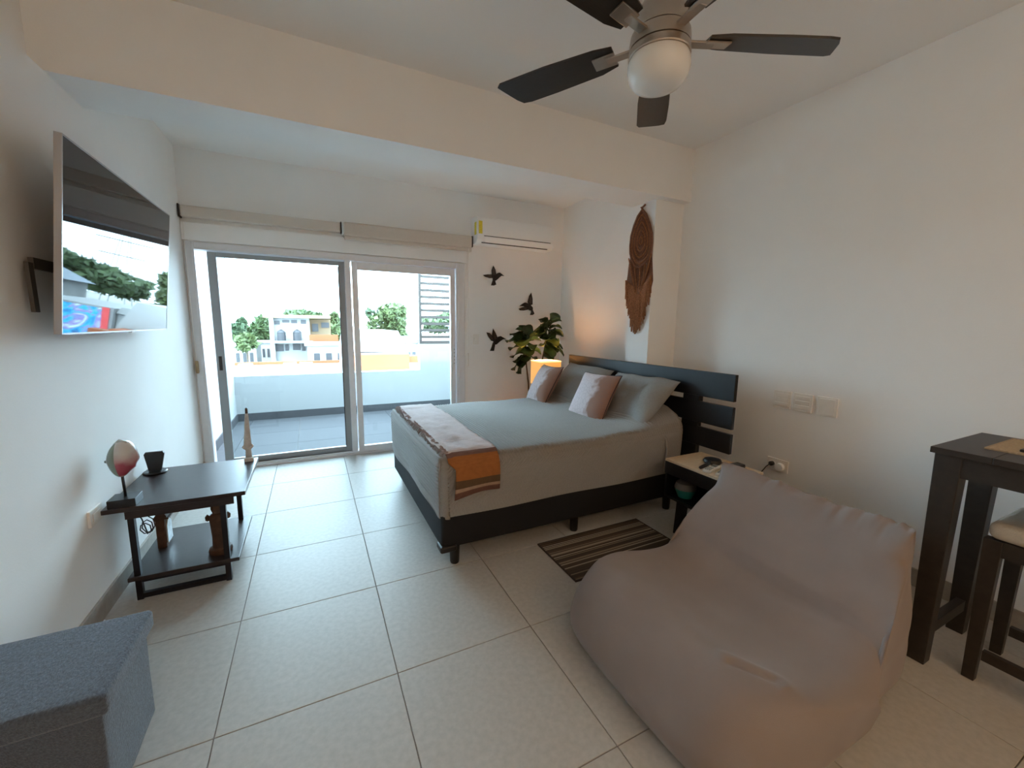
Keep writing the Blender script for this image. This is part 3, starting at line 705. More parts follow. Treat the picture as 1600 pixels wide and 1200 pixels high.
LV = [  # tip px, py, depth, stem, height along stem, width, yellowish, roll
    (791, 532, 4.02, 0, .86, .75, 0, .5), (797, 521, 4.08, 0, .9, .7, 0, .3), (800, 557, 4.0, 0, .72, .8, 0, .7), (802, 577, 4.0, 0, .62, .8, 0, .9), (812, 583, 3.98, 0, .60, .7, 0, 1.0),
    (807, 513, 4.1, 0, .97, .5, 0, -.6), (811, 508, 4.12, 0, 1.0, .45, 0, .8), (829, 507, 4.08, 0, .97, .6, 0, 1.3), (838, 520, 4.0, 0, .92, .6, 1, .9), (815, 541, 3.93, 0, .93, 1.05, 1, .2),
    (831, 545, 3.97, 0, .86, .85, 0, -.2), (845, 530, 3.98, 0, .88, .7, 0, -.3), (828, 556, 3.95, 0, .8, .8, 0, .2), (822, 565, 4.0, 0, .7, .8, 0, .3), (846, 552, 4.0, 0, .78, .7, 0, -.5),
    (836, 514, 4.02, 1, .80, .85, 0, 1.0), (842, 498, 4.1, 1, .95, .5, 0, .5), (852, 503, 4.08, 1, .93, .55, 0, .8), (858, 500, 4.1, 1, .98, .5, 0, 1.2), (872, 490, 4.1, 1, 1.0, .65, 0, 1.2), (877, 500, 4.06, 1, .97, .55, 0, -.4),
    (881, 524, 4.03, 1, .86, .7, 0, -.6), (874, 535, 4.0, 1, .8, .65, 0, -.3), (880, 544, 4.0, 1, .74, .6, 0, -.2), (882, 554, 3.98, 1, .70, .6, 0, -.1), (870, 541, 3.95, 1, .80, .75, 1, .1),
    (806, 566, 4.02, 0, .66, .8, 0, .5), (815, 573, 3.97, 0, .60, .8, 0, .4), (796, 545, 4.03, 0, .80, .75, 0, .4), (806, 532, 4.0, 0, .9, .7, 0, .1), (824, 530, 3.99, 0, .95, .6, 0, .6), (838, 562, 3.98, 0, .66, .75, 0, -.2), (872, 550, 3.97, 1, .72, .75, 0, .2), (878, 512, 4.05, 1, .92, .6, 0, -.2), (845, 507, 4.05, 1, .9, .6, 0, .9), (862, 530, 3.96, 1, .84, .8, 0, .2),
    (865, 558, 3.96, 1, .7, .75, 0, .2), (855, 530, 3.98, 1, .82, .9, 0, .4), (848, 540, 4.0, 1, .72, .6, 1, .6), (868, 518, 4.05, 1, .88, .75, 0, .1), (850, 518, 4.0, 1, .85, .7, 0, .9), (862, 565, 4.0, 1, .62, .7, 0, .1)]
for px, py, y, s, k, wd, yg, rl in LV:
    b = on_stem(s, k); put_leaf(px, py, y, b.x, b.y, b.z, wd*1.12, bool(yg), rl)

# ------------------------------------------------------------------ woven wall hanging on the pillar
XH = PX0
def hp(zx, zy, d=0.): 
    p = at(940+zx/5, 300+zy/5, 'x', XH-.012); p.x -= d; return p
t = thing('woven_wall_hanging', 'brown knotted leaf-shaped wall hanging with long fringe on the pillar', 'wall hanging', (XH-.01, 2.74, 1.33))
outl = [(322, 140), (350, 175), (376, 245), (392, 320), (394, 390), (388, 460), (368, 520), (335, 565), (295, 592), (262, 575), (240, 530), (228, 480), (228, 420), (236, 345), (258, 265), (288, 190)]
oc = Vector((310, 380))
bm = prism([hp(*p) for p in outl], (.008, 0, 0)); part('woven_leaf', bm, M['rope'], t)
for k, s in enumerate((1.0, .86, .74, .62, .50, .38, .26, .14)):
    pts = [hp(*(oc+(Vector(p)-oc)*s), .004) for p in outl]; pts.append(pts[0])
    part('rope_ring', tube(pts, (.011 if k == 0 else .0055), 8, close=False), (M['rope'], M['ropeL'])[k % 2], t, smooth='all')
part('hanging_knot', tube([hp(322, 150), hp(318, 130), hp(308, 122), hp(322, 118), hp(336, 104), hp(342, 98)], .008, 8), M['rope'], t, smooth='all')
low = [(222, 510), (210, 560), (200, 650), (188, 730), (200, 760), (290, 820), (380, 760), (396, 690), (392, 560), (386, 460), (350, 560), (295, 600), (250, 570)]
part('woven_skirt', prism([hp(p[0], p[1], -.004) for p in low], (.006, 0, 0)), M['rope'], t)
for k in range(9):
    a = k/8; zx = 215+175*a; zy = 520+70*math.sin(a*PI)-40*a
    part('skirt_cord', tube([hp(zx, zy, .004), hp(zx-(zx-295)*.3, zy+130, .006), hp(290+(a-.5)*30, 800, .004)], .006, 6), M['rope'] if k % 2 else M['ropeL'], t, smooth='all')
bm = bmesh.new()
for k in range(70):
    a = k/69; zx = 192+196*a; zy = 690+75*math.sin(a*PI)-40*a
    ends = [(0, 192, 810), (.2, 210, 960), (.35, 238, 1085), (.5, 266, 1102), (.62, 295, 1090), (.76, 332, 985), (.9, 366, 880), (1.001, 389, 775)]
    for e0, e1 in zip(ends, ends[1:]):
        if e0[0] <= a < e1[0]: u = (a-e0[0])/(e1[0]-e0[0]); ex, end = e0[1]+(e1[1]-e0[1])*u, e0[2]+(e1[2]-e0[2])*u
    ex += random.uniform(-7, 7); end += random.uniform(-28, 12)
    tube([hp(zx, zy, .002), hp((zx+ex)/2+random.uniform(-5, 5), (zy+end)/2, random.uniform(.002, .014)), hp(ex, end, .005)], [.0062, .006, .004], 5, bm)
part('fringe', bm, M['ropeL'], t, smooth='all', kind='stuff', label='long reddish brown fringe')

# ------------------------------------------------------------------ ceiling fan
FX, FY, FZ2 = 1.198, 1.246, 2.40
t = thing('ceiling_fan', 'five-blade ceiling fan with nickel motor and opal globe', 'ceiling fan', (FX, FY, FZ2))
part('canopy', lathe([(0, 2.8015), (.075, 2.8015), (.072, 2.76), (.05, 2.725), (.02, 2.715), (0, 2.715)], 36, (FX, FY, 0)), M['nickel'], t, smooth=35)
part('downrod', lathe([(.014, 2.54), (.014, 2.73)], 16, (FX, FY, 0)), M['nickel'], t, smooth=True)
part('motor_housing', lathe([(.014, 2.545), (.045, 2.54), (.075, 2.52), (.092, 2.49), (.094, 2.435), (.094, 2.432), (.088, 2.43), (.088, 2.424), (.104, 2.422), (.107, 2.40), (.107, 2.378), (.10, 2.376), (0, 2.376)], 48, (FX, FY, 0)), M['nickel'], t, smooth=30)
part('light_collar', lathe([(.099, 2.375), (.108, 2.373), (.110, 2.350), (.108, 2.346), (0, 2.346)], 48, (FX, FY, 0)), M['nickel'], t, smooth=30)
part('globe', lathe([(.104, 2.3455), (.110, 2.33), (.111, 2.31), (.104, 2.282), (.085, 2.258), (.055, 2.245), (.02, 2.2415), (0, 2.241)], 48, (FX, FY, 0)), M['opal'], t, smooth='all')
BL = None
for k in range(5):
    a = math.radians(48.3+72*k)
    R = Matrix.Rotation(a, 4, 'Z')
    bmz = boxes((.085, .20, -.018, .018, -.004, .004), bev=.002)
    ir = part('blade_iron', bmz, M['nickel'], t, world=False); ir.matrix_local = R @ Matrix.Translation((0, 0, 0))
    if BL is None:
        pts = [(.17, -.045), (.24, -.062), (.45, -.072), (.585, -.074), (.625, -.068), (.645, -.04), (.672, .02), (.688, .058), (.67, .070), (.45, .070), (.24, .058), (.17, .045)]
        bmb = prism([(x, y, -.004) for x, y in pts], (0, 0, .008)); BL = mesh_from(bmb, 'blade', M['blade'])
    bl = link('blade', BL, t); bl.matrix_local = R @ Matrix.Rotation(math.radians(12), 4, 'X') @ Matrix.Translation((0, 0, .010))
    bk = part('bracket_plate', boxes((.165, .255, -.028, .028, -.0115, -.0045), bev=.002), M['nickel'], ir, world=False); bk.matrix_local = Matrix.Rotation(math.radians(12), 4, 'X') @ Matrix.Translation((0, 0, .010))

# ------------------------------------------------------------------ small table under the television
t = thing('side_table', 'dark low side table with open shelf under the television', 'table', (-.65, 2.75, 0))
TY0, TY1 = 2.45, 3.06
part('table_top', box(XL+.014, -.358, TY0, TY1, .468, .490, bev=.002), M['darkwood'], t)
for q in ((-.845, -.41, TY0+.001, TY0+.0125, .43, .4675), (-.845, -.41, TY1-.06, TY1-.042, .43, .4675)): part('apron', box(*q), M['darkwood'], t)
part('edge_band', box(-.358, -.3565, TY0+.002, TY1-.002, .469, .489), mat('pale_edge', (.35, .34, .35), .3), t)
part('shelf', box(-.865, -.408, TY0, 2.985, .108, .128, bev=.002), M['darkwood'], t)
for yy in (2.463, 2.935):
    for lx in (-.842, -.475): part('leg', box(lx, lx+.025, yy, yy+.025, 0, .468), M['blackmetal'], t)
    part('foot_bar', box(-.817, -.475, yy, yy+.025, .006, .030), M['blackmetal'], t)
    part('shelf_rail', box(-.817, -.475, yy+.001, yy+.024, .090, .1075), M['blackmetal'], t)

t = thing('painted_mask', 'red and silver painted mask on a black stand', 'ornament', (-.845, 2.50, .491))
part('stand_base', box(-.905, -.80, 2.455, 2.555, .4905, .53, bev=.002), M['black'], t)
part('stand_pin', tube([(-.850, 2.505, .53), (-.853, 2.505, .66)], .006, 8), M['black'], t, smooth='all')
def maskdef():
    bm = bmesh.new(); bmesh.ops.create_uvsphere(bm, u_segments=32, v_segments=24, radius=1)
    for v in bm.verts:
        p = v.co; x, y, z = p
        k = 1-.25*max(0, -z)
        v.co = Vector((-.845+x*.056*k+.010*z, 2.505+y*.056*k, .718+z*.090))
        if x > .2:                        # nose, brow, mouth on the side that faces the room
            d = math.exp(-((y-.0)/.22)**2)*math.exp(-((z+.05)/.35)**2)
            v.co.x += .010*d-.006*math.exp(-((abs(y)-.4)/.15)**2)*math.exp(-((z-.22)/.12)**2)+.008*math.exp(-((z+.5)/.12)**2)*math.exp(-(y/.4)**2)
    return bm
mm = mat('mask_paint', (.5, .5, .5), .25, coat=.6); n, b = nodes_of(mm)
tc = n.nodes.new('ShaderNodeTexCoord'); sp = n.nodes.new('ShaderNodeSeparateXYZ'); n.links.new(tc.outputs['Object'], sp.inputs[0])
no = n.nodes.new('ShaderNodeTexNoise'); no.inputs['Scale'].default_value = 14; n.links.new(tc.outputs['Object'], no.inputs['Vector'])
ad = n.nodes.new('ShaderNodeMath'); ad.operation = 'MULTIPLY_ADD'; ad.inputs[1].default_value = .09; n.links.new(no.outputs['Fac'], ad.inputs[0]); n.links.new(sp.outputs[2], ad.inputs[2])
rp = n.nodes.new('ShaderNodeValToRGB'); cr = rp.color_ramp
st = [(.185, (.55, .45, .35)), (.20, (.33, .05, .08)), (.245, (.36, .07, .10)), (.265, (.50, .30, .30)), (.31, (.58, .55, .52))]
while len(cr.elements) < len(st): cr.elements.new(.5)
for e, (p, c) in zip(cr.elements, st): e.position = p; e.color = (*c, 1)
n.links.new(ad.outputs[0], rp.inputs[0])
lt = n.nodes.new('ShaderNodeMath'); lt.operation = 'LESS_THAN'; lt.inputs[1].default_value = -.012; n.links.new(sp.outputs[0], lt.inputs[0])
mi = n.nodes.new('ShaderNodeMix'); mi.data_type = 'RGBA'; mi.inputs['B'].default_value = (.17, .21, .16, 1); n.links.new(lt.outputs[0], mi.inputs['Factor']); n.links.new(rp.outputs[0], mi.inputs['A']); n.links.new(mi.outputs['Result'], b.inputs['Base Color'])
part('face', maskdef(), mm, t, smooth='all')
part('ear_stud', lathe([(0, -.008), (.007, -.004), (.007, .004), (0, .008)], 10, (-.903, 2.505, .71)), mat('mask_green', (.10, .14, .10), .4), t, smooth=True)
part('head_crest', tube([(-.87, 2.52, .785), (-.845, 2.50, .803), (-.815, 2.49, .798)], [.008, .012, .006], 8), mat('mask_silver', (.45, .46, .44), .3, metal=.6), t, smooth='all')

t = thing('phone_charger', 'black upright charging stand on the small table by the wall', 'charger', (-.86, 2.98, .491))
part('base', lathe([(0, 0), (.055, 0), (.058, .006), (.052, .012), (0, .014)], 28, (-.865, 2.975, .4905)), M['black'], t, smooth=35)
bm = prism([(-.895, 2.975, .505), (-.835, 2.975, .505), (-.818, 2.985, .60), (-.825, 2.987, .612), (-.905, 2.987, .612), (-.912, 2.985, .60)], (0, .014, 0)); part('back_plate', bm, M['black'], t)

t = thing('slim_carving', 'slim pale carved figure at the far corner of the small table', 'figurine', (-.40, 3.0, .491))
part('plinth', box(-.425, -.375, 2.975, 3.025, .4905, .515, bev=.003), M['stone'], t)
part('figure', tube([(-.400, 3.0, .515), (-.400, 3.0, .56), (-.402, 3.0, .60), (-.398, 3.0, .68), (-.396, 3.0, .76), (-.394, 3.0, .80)], [.018, .016, .022, .017, .012, .008], 12), M['stone'], t, smooth='all')
part('arms', xform(lathe([(.026, -.008), (.032, 0), (.026, .008), (.018, 0), (.026, -.008)], 16), Matrix.Translation((-.401, 3.0, .585)) @ Matrix.Rotation(.4, 4, 'X')), M['stone'], t, smooth='all')
part('tip', lathe([(0, .80), (.008, .80), (.007, .83), (0, .838)], 10, (-.394, 3.0, 0)), M['figwood'], t, smooth=True)

t = thing('house_figurine', 'wooden house-shaped figurine with blue and white front on the lower shelf', 'figurine', (-.79, 2.78, .129))
part('frame', prism([(-.82, 2.73, .1285), (-.78, 2.73, .1285), (-.78, 2.73, .29), (-.767, 2.73, .30), (-.79, 2.73, .36), (-.83, 2.73, .30), (-.82, 2.73, .285)], (0, .10, 0)), M['figwood'], t)
part('painted_front', prism([(-.7795, 2.74, .15), (-.7795, 2.82, .15), (-.7795, 2.82, .25), (-.7795, 2.78, .288), (-.7795, 2.74, .25)], (.006, 0, 0)), M['porc'], t)
part('roof_edge', boxes((-.78, -.76, 2.725, 2.835, .293, .302)), M['figwood'], t)
t = thing('carved_column', 'brown carved wooden totem figure at the front of the lower shelf', 'figurine', (-.505, 2.56, .129))
part('column', lathe([(0, 0), (.052, 0), (.055, .012), (.050, .028), (.036, .034), (.034, .09), (.037, .15), (.040, .20), (.034, .215), (.022, .225), (0, .228)], 24, (-.505, 2.56, .1285)), M['figwood'], t, smooth=35)
part('head', lathe([(0, .22), (.022, .225), (.03, .25), (.028, .275), (.015, .295), (0, .30)], 20, (-.505, 2.56, .1285)), M['figwood'], t, smooth=35)
for s in (-1, 1): part('ear', lathe([(0, -.02), (.010, -.012), (.012, .006), (0, .022)], 10, (-.505+s*.046, 2.56, .1285+.20)), M['figwood'], t, smooth=True)
t = thing('cable_loop', 'loose black cable hanging in loops behind the small table', 'cable', (-.80, 2.80, .47))
pts = [(-.86, 2.76, .465), (-.858, 2.757, .40), (-.855, 2.755, .33)]+[(-.852+.026*math.sin(k*.9), 2.755-.004*k, .268+(.045-.001*k)*math.cos(k*.9)) for k in range(18)]+[(-.86, 2.69, .33), (-.88, 2.66, .40)]+[(-.90, 2.62, .44), (XL+.016, 2.60, .42)]
part('cord', tube(pts, .003, 6), M['black'], t, smooth='all')

# ------------------------------------------------------------------ ottoman cube
t = thing('storage_ottoman', 'blue-grey felt cube ottoman in the near left corner', 'ottoman', (-.74, 1.52, 0))
def ott(p):
    q = p.copy(); q += Vector((mnoise.noise(p*9), mnoise.noise(p*9+Vector((5, 0, 0))), 0))*.0025; return q
part('body', rbox(-.922, -.566, 1.348, 1.692, 0.0, .318, .010, (8, 8, 6), ott), M['ottoman'], t, smooth='all')
part('lid', rbox(-.930, -.545, 1.330, 1.705, .318, .382, .014, (10, 10, 3), ott), M['ottoman'], t, smooth='all')

# ------------------------------------------------------------------ rug
st = []
random.seed(3); pal = [(.075, .052, .036), (.28, .22, .15), (.10, .07, .05), (.20, .15, .10), (.05, .036, .026), (.36, .30, .22)]
x = 0.
RUGY0, RUGY1 = 1.655, 2.075
cols = []
while x < 1: cols.append((x, pal[random.randrange(6)])); x += random.choice([.018, .03, .045, .06])
def rug_mat():
    m = mat('striped_rug', (.1, .08, .06), .95); n, b = nodes_of(m)
    tc = n.nodes.new('ShaderNodeTexCoord'); sp = n.nodes.new('ShaderNodeSeparateXYZ'); n.links.new(tc.outputs['Object'], sp.inputs[0])
    mu = n.nodes.new('ShaderNodeMath'); mu.operation = 'MULTIPLY'; mu.inputs[1].default_value = 130
    n.links.new(sp.outputs[1], mu.inputs[0]); fl_ = n.nodes.new('ShaderNodeMath'); fl_.operation = 'FLOOR'; n.links.new(mu.outputs[0], fl_.inputs[0])
    wn = n.nodes.new('ShaderNodeTexWhiteNoise'); wn.noise_dimensions = '1D'; n.links.new(fl_.outputs[0], wn.inputs['W'])
    rp = n.nodes.new('ShaderNodeValToRGB'); cr = rp.color_ramp; cr.interpolation = 'CONSTANT'
    s = [(0, (.055, .040, .030)), (.30, (.10, .072, .05)), (.48, (.24, .185, .13)), (.62, (.07, .05, .036)), (.82, (.40, .34, .26))]
    while len(cr.elements) < len(s): cr.elements.new(.5)
    for e, (p, c) in zip(cr.elements, s): e.position = p; e.color = (*c, 1)
    n.links.new(wn.outputs['Value'], rp.inputs[0]); n.links.new(rp.outputs[0], b.inputs['Base Color'])
    no = n.nodes.new('ShaderNodeTexNoise'); no.inputs['Scale'].default_value = 350; n.links.new(tc.outputs['Object'], no.inputs['Vector'])
    bp = n.nodes.new('ShaderNodeBump'); bp.inputs['Strength'].default_value = .5; bp.inputs['Distance'].default_value = .004; n.links.new(no.outputs['Fac'], bp.inputs['Height']); n.links.new(bp.outputs[0], b.inputs['Normal'])
    return m
t = thing('striped_rug', 'brown and tan striped rug on the floor beside the bed', 'rug', (1.62, 1.87, 0))
part('pile', rbox(1.222, 2.022, RUGY0+.01, RUGY1-.01, 0.0005, .009, .003, (14, 8, 1)), rug_mat(), t, smooth=True)
part('binding', boxes((1.214, 1.222, RUGY0, RUGY1, .0005, .010), (2.022, 2.030, RUGY0, RUGY1, .0005, .010), (1.222, 2.022, RUGY0, RUGY0+.01, .0005, .010), (1.222, 2.022, RUGY1-.01, RUGY1, .0005, .010), bev=.002), mat('rug_binding', (.045, .033, .026), .9), t)

# ------------------------------------------------------------------ bean bag
t = thing('bean_bag', 'large taupe bean bag lounge chair in the near right foreground', 'bean bag', (1.6, 1.0, 0))
sec = [(1.05, .0), (.965, .07), (.985, .18), (1.07, .285), (1.16, .312), (1.30, .295), (1.47, .268), (1.62, .272), (1.75, .33), (1.86, .43), (1.96, .54), (2.03, .605), (2.085, .60), (2.12, .48), (2.145, .30), (2.15, .12), (2.09, .0), (1.8, -.01), (1.35, -.01)]
SEC = smooth_closed(sec, 170)
bm = bmesh.new(); NV = 100; rings = []
cen = Vector((1.60, .16))
def sst(a, b, x):
    x = min(1, max(0, (x-a)/(b-a))); return x*x*(3-2*x)
for i in range(NV+1):
    v = -1+2*i/NV; v = math.copysign(abs(v)**.6, v)
    s = max(.0005, 1-abs(v)**8)**.40
    sb = max(.0005, 1-abs(v)**7)**.42
    ring = []
    for p in SEC:
        kb = sst(.33, .50, p.y); kr = sst(1.45, 2.0, p.x)
        c = cen.lerp(Vector((2.02, .52)), kb)        # the back rest closes on its ridge seam like a cushion
        ss = s*(1-kb)+sb*kb
        q = c+(p-c)*ss
        q.y = q.y+(p.y-q.y)*kb
        hw = .505*(1-(.10+.14*kb)*kr) if v > 0 else .475*(1-.09*kr)
        yw = 1.005-hw*v
        x, z = q.x, max(0.0, q.y)
        mid = 1-v*v
        if p.x < 1.75 and p.y > .2: z -= .045*mid*sst(1.08, 1.35, p.x)*(1-kb)
        if p.x < 1.2: x -= .03*mid*sst(1.2, 1.0, p.x) if False else .03*mid*(1-sst(1.0, 1.2, p.x))
        z += kb*(.020*(1-mid)-.012*mid); x += .025*mid*kb
        w3 = Vector((x, yw, z))
        nz = mnoise.noise(w3*2.6)*.012+mnoise.noise(w3*7)*.004
        if z > .02: w3 += Vector((-.4*nz, 0, nz))
        rd = math.exp(-((p.x-2.05)/.06)**2)*kb*(.35+.65*sst(1.35, .9, yw) if False else .35+.65*(1-sst(.85, 1.3, yw)))
        wr = mnoise.noise(Vector((yw*22, p.x*7, 2)))+.5*mnoise.noise(Vector((yw*48, p.x*10, 5)))
        w3.z += .018*rd*wr; w3.x += .016*rd*mnoise.noise(Vector((yw*26, p.x*6, 9)))
        # crease where back meets seat, and the pinch at the near side
        cr_ = math.exp(-((p.x-1.70-.05*v)/.025)**2)*(p.y > .2)*sst(-.3, .5, v)
        w3.z -= .010*cr_
        pn = math.exp(-((w3.z-.20)/.035)**2)*sst(1.75, 2.0, p.x)*sst(.8, .95, v)
        w3.y += .012*pn*(1-abs(v)**6)
        if p.x < 1.4 and p.y > .15:                  # folded tuck at the front near corner
            ax_, ay_ = x-1.16, yw-.735; tt = max(0, min(1, (ax_*.07+ay_*-.10)/(.07**2+.10**2)))
            dd = math.hypot(ax_-.07*tt, ay_+.10*tt); w3.z -= .009*math.exp(-(dd/.012)**2); w3.z += .010*math.exp(-((dd-.03)/.025)**2)*(1 if ax_ > .07*tt else .4)
        ring.append(bm.verts.new(w3))
    rings.append(ring)
K = len(SEC)
for a, b in zip(rings, rings[1:]):
    for k in range(K): bm.faces.new((a[k], a[(k+1) % K], b[(k+1) % K], b[k]))
bm.faces.new(rings[0]); bm.faces.new(rings[-1][::-1])
bag = part('cover', bm, M['bean'], t, smooth='all')

# ------------------------------------------------------------------ tall table and stool on the right
t = thing('tall_table', 'dark wooden bar-height table with thick legs against the right wall', 'table', (2.43, .1, 0))
YT0, YT1 = -.55, .665
for k, (y0, y1) in enumerate(((.50, YT1), (-.40, .4985), (YT0, -.4015))):
    part('top_board', box(2.175, 2.69, y0, y1, .898, .922, bev=.002), M['barwood'], t)
for q in ((2.20, 2.225, YT0+.09, YT1-.087, .815, .8975), (2.64, 2.665, YT0+.09, YT1-.087, .815, .8975), (2.273, 2.585, YT1-.05, YT1-.025, .815, .8975), (2.273, 2.585, YT0+.025, YT0+.05, .815, .8975)): part('apron', box(*q), M['barwood'], t)
for lx in (2.195, 2.585):
    for ly in (YT1-.087, YT0+.012):
        bm = box(lx, lx+.078, ly, ly+.078, 0, .8975, bev=.003)
        for v in bm.verts:
            if v.co.z < .01: v.co.x = lx+.039+(v.co.x-lx-.039)*.72; v.co.y = ly+.039+(v.co.y-ly-.039)*.72
        part('leg', bm, M['barwood'], t)
part('stretcher', boxes((2.215, 2.245, YT0+.09, YT1-.087, .20, .26)), M['barwood'], t) if False else None
part('end_stretcher', box(2.273, 2.585, YT1-.07, YT1-.04, .12, .17), M['barwood'], t)
t = thing('place_mat', 'tan straw place mat on the tall table', 'place mat', (2.48, .42, .9225))
part('weave', box(2.33, 2.63, .29, .556, .9223, .927, bev=.001), M['mat'], t)
part('hem', boxes((2.325, 2.33, .285, .561, .9223, .928), (2.63, 2.635, .285, .561, .9223, .928), (2.33, 2.63, .556, .561, .9223, .928), (2.33, 2.63, .285, .29, .9223, .928)), M['mat'], t)
t = thing('woven_coaster', 'black woven coaster on the straw place mat', 'coaster', (2.42, .43, .927))
for k in range(7): part('strand', box(2.36, 2.50, .36+.018*k, .374+.018*k, .9272, .938, bev=.004), M['black'], t)
t = thing('bar_stool', 'dark wooden bar stool with cream seat pushed under the tall table', 'stool', (2.46, .31, 0))
SX0, SX1, SY0, SY1 = 2.275, 2.56, .12, .515
part('cushion', rbox(SX0, SX1+.06, SY0, SY1-.01, .592, .662, .03, (6, 6, 1)), M['cream'], t, smooth='all')
part('seat_rail', boxes((SX0+.01, SX1+.05, SY0+.01, SY0+.03, .53, .5915), (SX0+.01, SX1+.05, SY1-.04, SY1-.02, .53, .5915), (SX0+.01, SX0+.03, SY0+.03, SY1-.04, .53, .5915), (SX1+.03, SX1+.05, SY0+.03, SY1-.04, .53, .5915)), M['barwood'], t)
for lx in (SX0+.002, SX1+.01):
    for ly in (SY0, SY1-.055):
        bm = box(lx, lx+.042, ly, ly+.05, 0, .5915, bev=.002)
        for v in bm.verts:
            if v.co.z < .01: v.co.y = ly+.025+(v.co.y-ly-.025)*.7; v.co.x = lx+.021+(v.co.x-lx-.021)*.75
        part('leg', bm, M['barwood'], t)
for q in ((SX0+.01, SX0+.032, SY0+.05, SY1-.055, .10, .14), (SX1+.02, SX1+.042, SY0+.05, SY1-.055, .10, .14)): part('footrest', box(*q), M['barwood'], t)

# ------------------------------------------------------------------ balcony
BY = 6.65
bf = part('floor', box(-1.15, 3.1, YB+.16, BY+.2, -.16, -.014), M['grout'], kind='structure', label='grey tiled balcony floor')
for i in range(-4, 6):
    for j in range(0, 5):
        x0, x1 = GX+.16+i*.6+.002, GX+.16+(i+1)*.6-.002; y0, y1 = YB+.162+j*.6, YB+.162+(j+1)*.6-.004
        x0, x1, y1 = max(x0, -1.0), min(x1, 2.9), min(y1, BY)
        if x1-x0 > .05 and y1-y0 > .05: tile_obj(bf, x0, x1, y0, y1, -.005, .009, M['btile'])
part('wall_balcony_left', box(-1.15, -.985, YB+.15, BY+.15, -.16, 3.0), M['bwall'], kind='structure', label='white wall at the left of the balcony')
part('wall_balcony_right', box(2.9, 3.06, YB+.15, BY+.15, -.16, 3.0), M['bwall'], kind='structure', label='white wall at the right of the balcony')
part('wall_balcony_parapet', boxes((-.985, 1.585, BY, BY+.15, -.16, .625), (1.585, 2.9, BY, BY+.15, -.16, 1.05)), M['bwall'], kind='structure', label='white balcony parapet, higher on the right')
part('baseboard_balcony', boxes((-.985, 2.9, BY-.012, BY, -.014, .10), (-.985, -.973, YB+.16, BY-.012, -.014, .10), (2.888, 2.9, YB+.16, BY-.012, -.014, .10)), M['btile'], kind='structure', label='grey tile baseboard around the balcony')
# louvred screen above the high part of the parapet
t = thing('louvre_screen', 'brown slatted privacy screen on the high balcony parapet', 'screen', (2.24, BY+.06, 1.05))
lm = mat('brown_aluminium', (.06, .052, .048), .6)
for x in (1.592, 2.85): part('post', box(x, x+.04, BY+.03, BY+.09, 1.051, 2.55, bev=.003), lm, t)
part('bottom_rail', box(1.632, 2.85, BY+.035, BY+.085, 1.051, 1.10), lm, t)
for k in range(13):
    z = 1.165+.108*k
    part('slat', xform(box(0, 1.218, -.008, .008, -.022, .022, bev=.002), Matrix.Translation((1.632, BY+.06, z)) @ Matrix.Rotation(-.1, 4, 'X')), lm, t)

# ------------------------------------------------------------------ the town beyond
EXT = dict(white=mat('town_white', (.27, .27, .268), .9, var=.05, vscale=.6), pink=mat('town_pink', (.62, .47, .42), .9, var=.1, vscale=.5), orange=mat('town_orange', (.22, .065, .025), .9, var=.15, vscale=.6),
           grey=mat('town_grey', (.22, .22, .22), .9, var=.15, vscale=.8), dark=mat('town_window', (.035, .035, .04), .4), tank=mat('tank_black', (.022, .022, .026), .5), tan=mat('town_tan', (.20, .14, .085), .9, var=.1, vscale=.5),
           ground=mat('town_ground', (.30, .29, .26), .95, var=.2, vscale=.05), trunk=mat('tree_trunk', (.10, .07, .05), .9, var=.2))
part('ground', box(-250, 250, 8, 400, -8.4, -8), EXT['ground'], kind='structure', label='distant town ground below the balcony')
leafm = [mat('town_leaf_a', (.042, .068, .022), .7, var=.4, vscale=2), mat('town_leaf_b', (.058, .080, .025), .7, var=.4, vscale=2), mat('town_leaf_c', (.035, .06, .025), .7, var=.4, vscale=2)]
def tree(label, px0, px1, pyt, pyb, D, m, n=1500, ls=.25, seed=0, group='trees in the town'):
    rnd = random.Random(seed)
    a, b = at(px0, pyb, 'y', D), at(px1, pyt, 'y', D); cx, rx = (a.x+b.x)/2, (b.x-a.x)/2; z0, z1 = a.z, b.z; cz, rz = (z0+z1)/2, (z1-z0)/2
    t = thing('tree', label, 'tree', (cx, D, -8), group=group)
    part('trunk', tube([(cx, D, -8), (cx+rx*.05, D, z0), (cx, D, cz)], [rx*.10, rx*.07, rx*.03], 8), EXT['trunk'], t, smooth='all')
    bm = bmesh.new()
    blobs = [(rnd.gauss(0, .38), rnd.gauss(0, .38), rnd.uniform(-.75, .72), rnd.uniform(.25, .45)) for _ in range(13)]
    for k in range(n):
        bx, by, bz, br = rnd.choice(blobs)
        taper = 1-.45*max(0, bz)
        d = Vector((rnd.gauss(0, 1), rnd.gauss(0, 1), rnd.gauss(0, 1))).normalized()*br*rnd.uniform(.7, 1)
        p = Vector((cx+(bx*taper+d.x)*rx, D+(by+d.y)*rx, cz+max(-1, min(1, bz+d.z*.8))*rz))
        u = Vector((rnd.gauss(0, 1), rnd.gauss(0, 1), rnd.gauss(0, 1))).normalized(); v = u.orthogonal().normalized(); s = ls*rnd.uniform(.6, 1.3)
        q = [bm.verts.new(p+u*s*a_+v*s*b_*.6) for a_, b_ in ((-1, 0), (0, -1), (1, 0), (0, 1))]
        bm.faces.new(q)
    part('foliage', bm, m, t, kind='stuff')
    return t
tree('leafy green tree right of the door centre beyond the white roof', 566, 650, 470, 562, 29, leafm[1], 2600, .22, 1)
tree('pointed crown tree rising above the others at right', 585, 628, 466, 530, 33, leafm[2], 900, .2, 2)
tree('dark tree at the far left edge of the skyline', 362, 395, 497, 545, 62, leafm[2], 900, .5, 3)
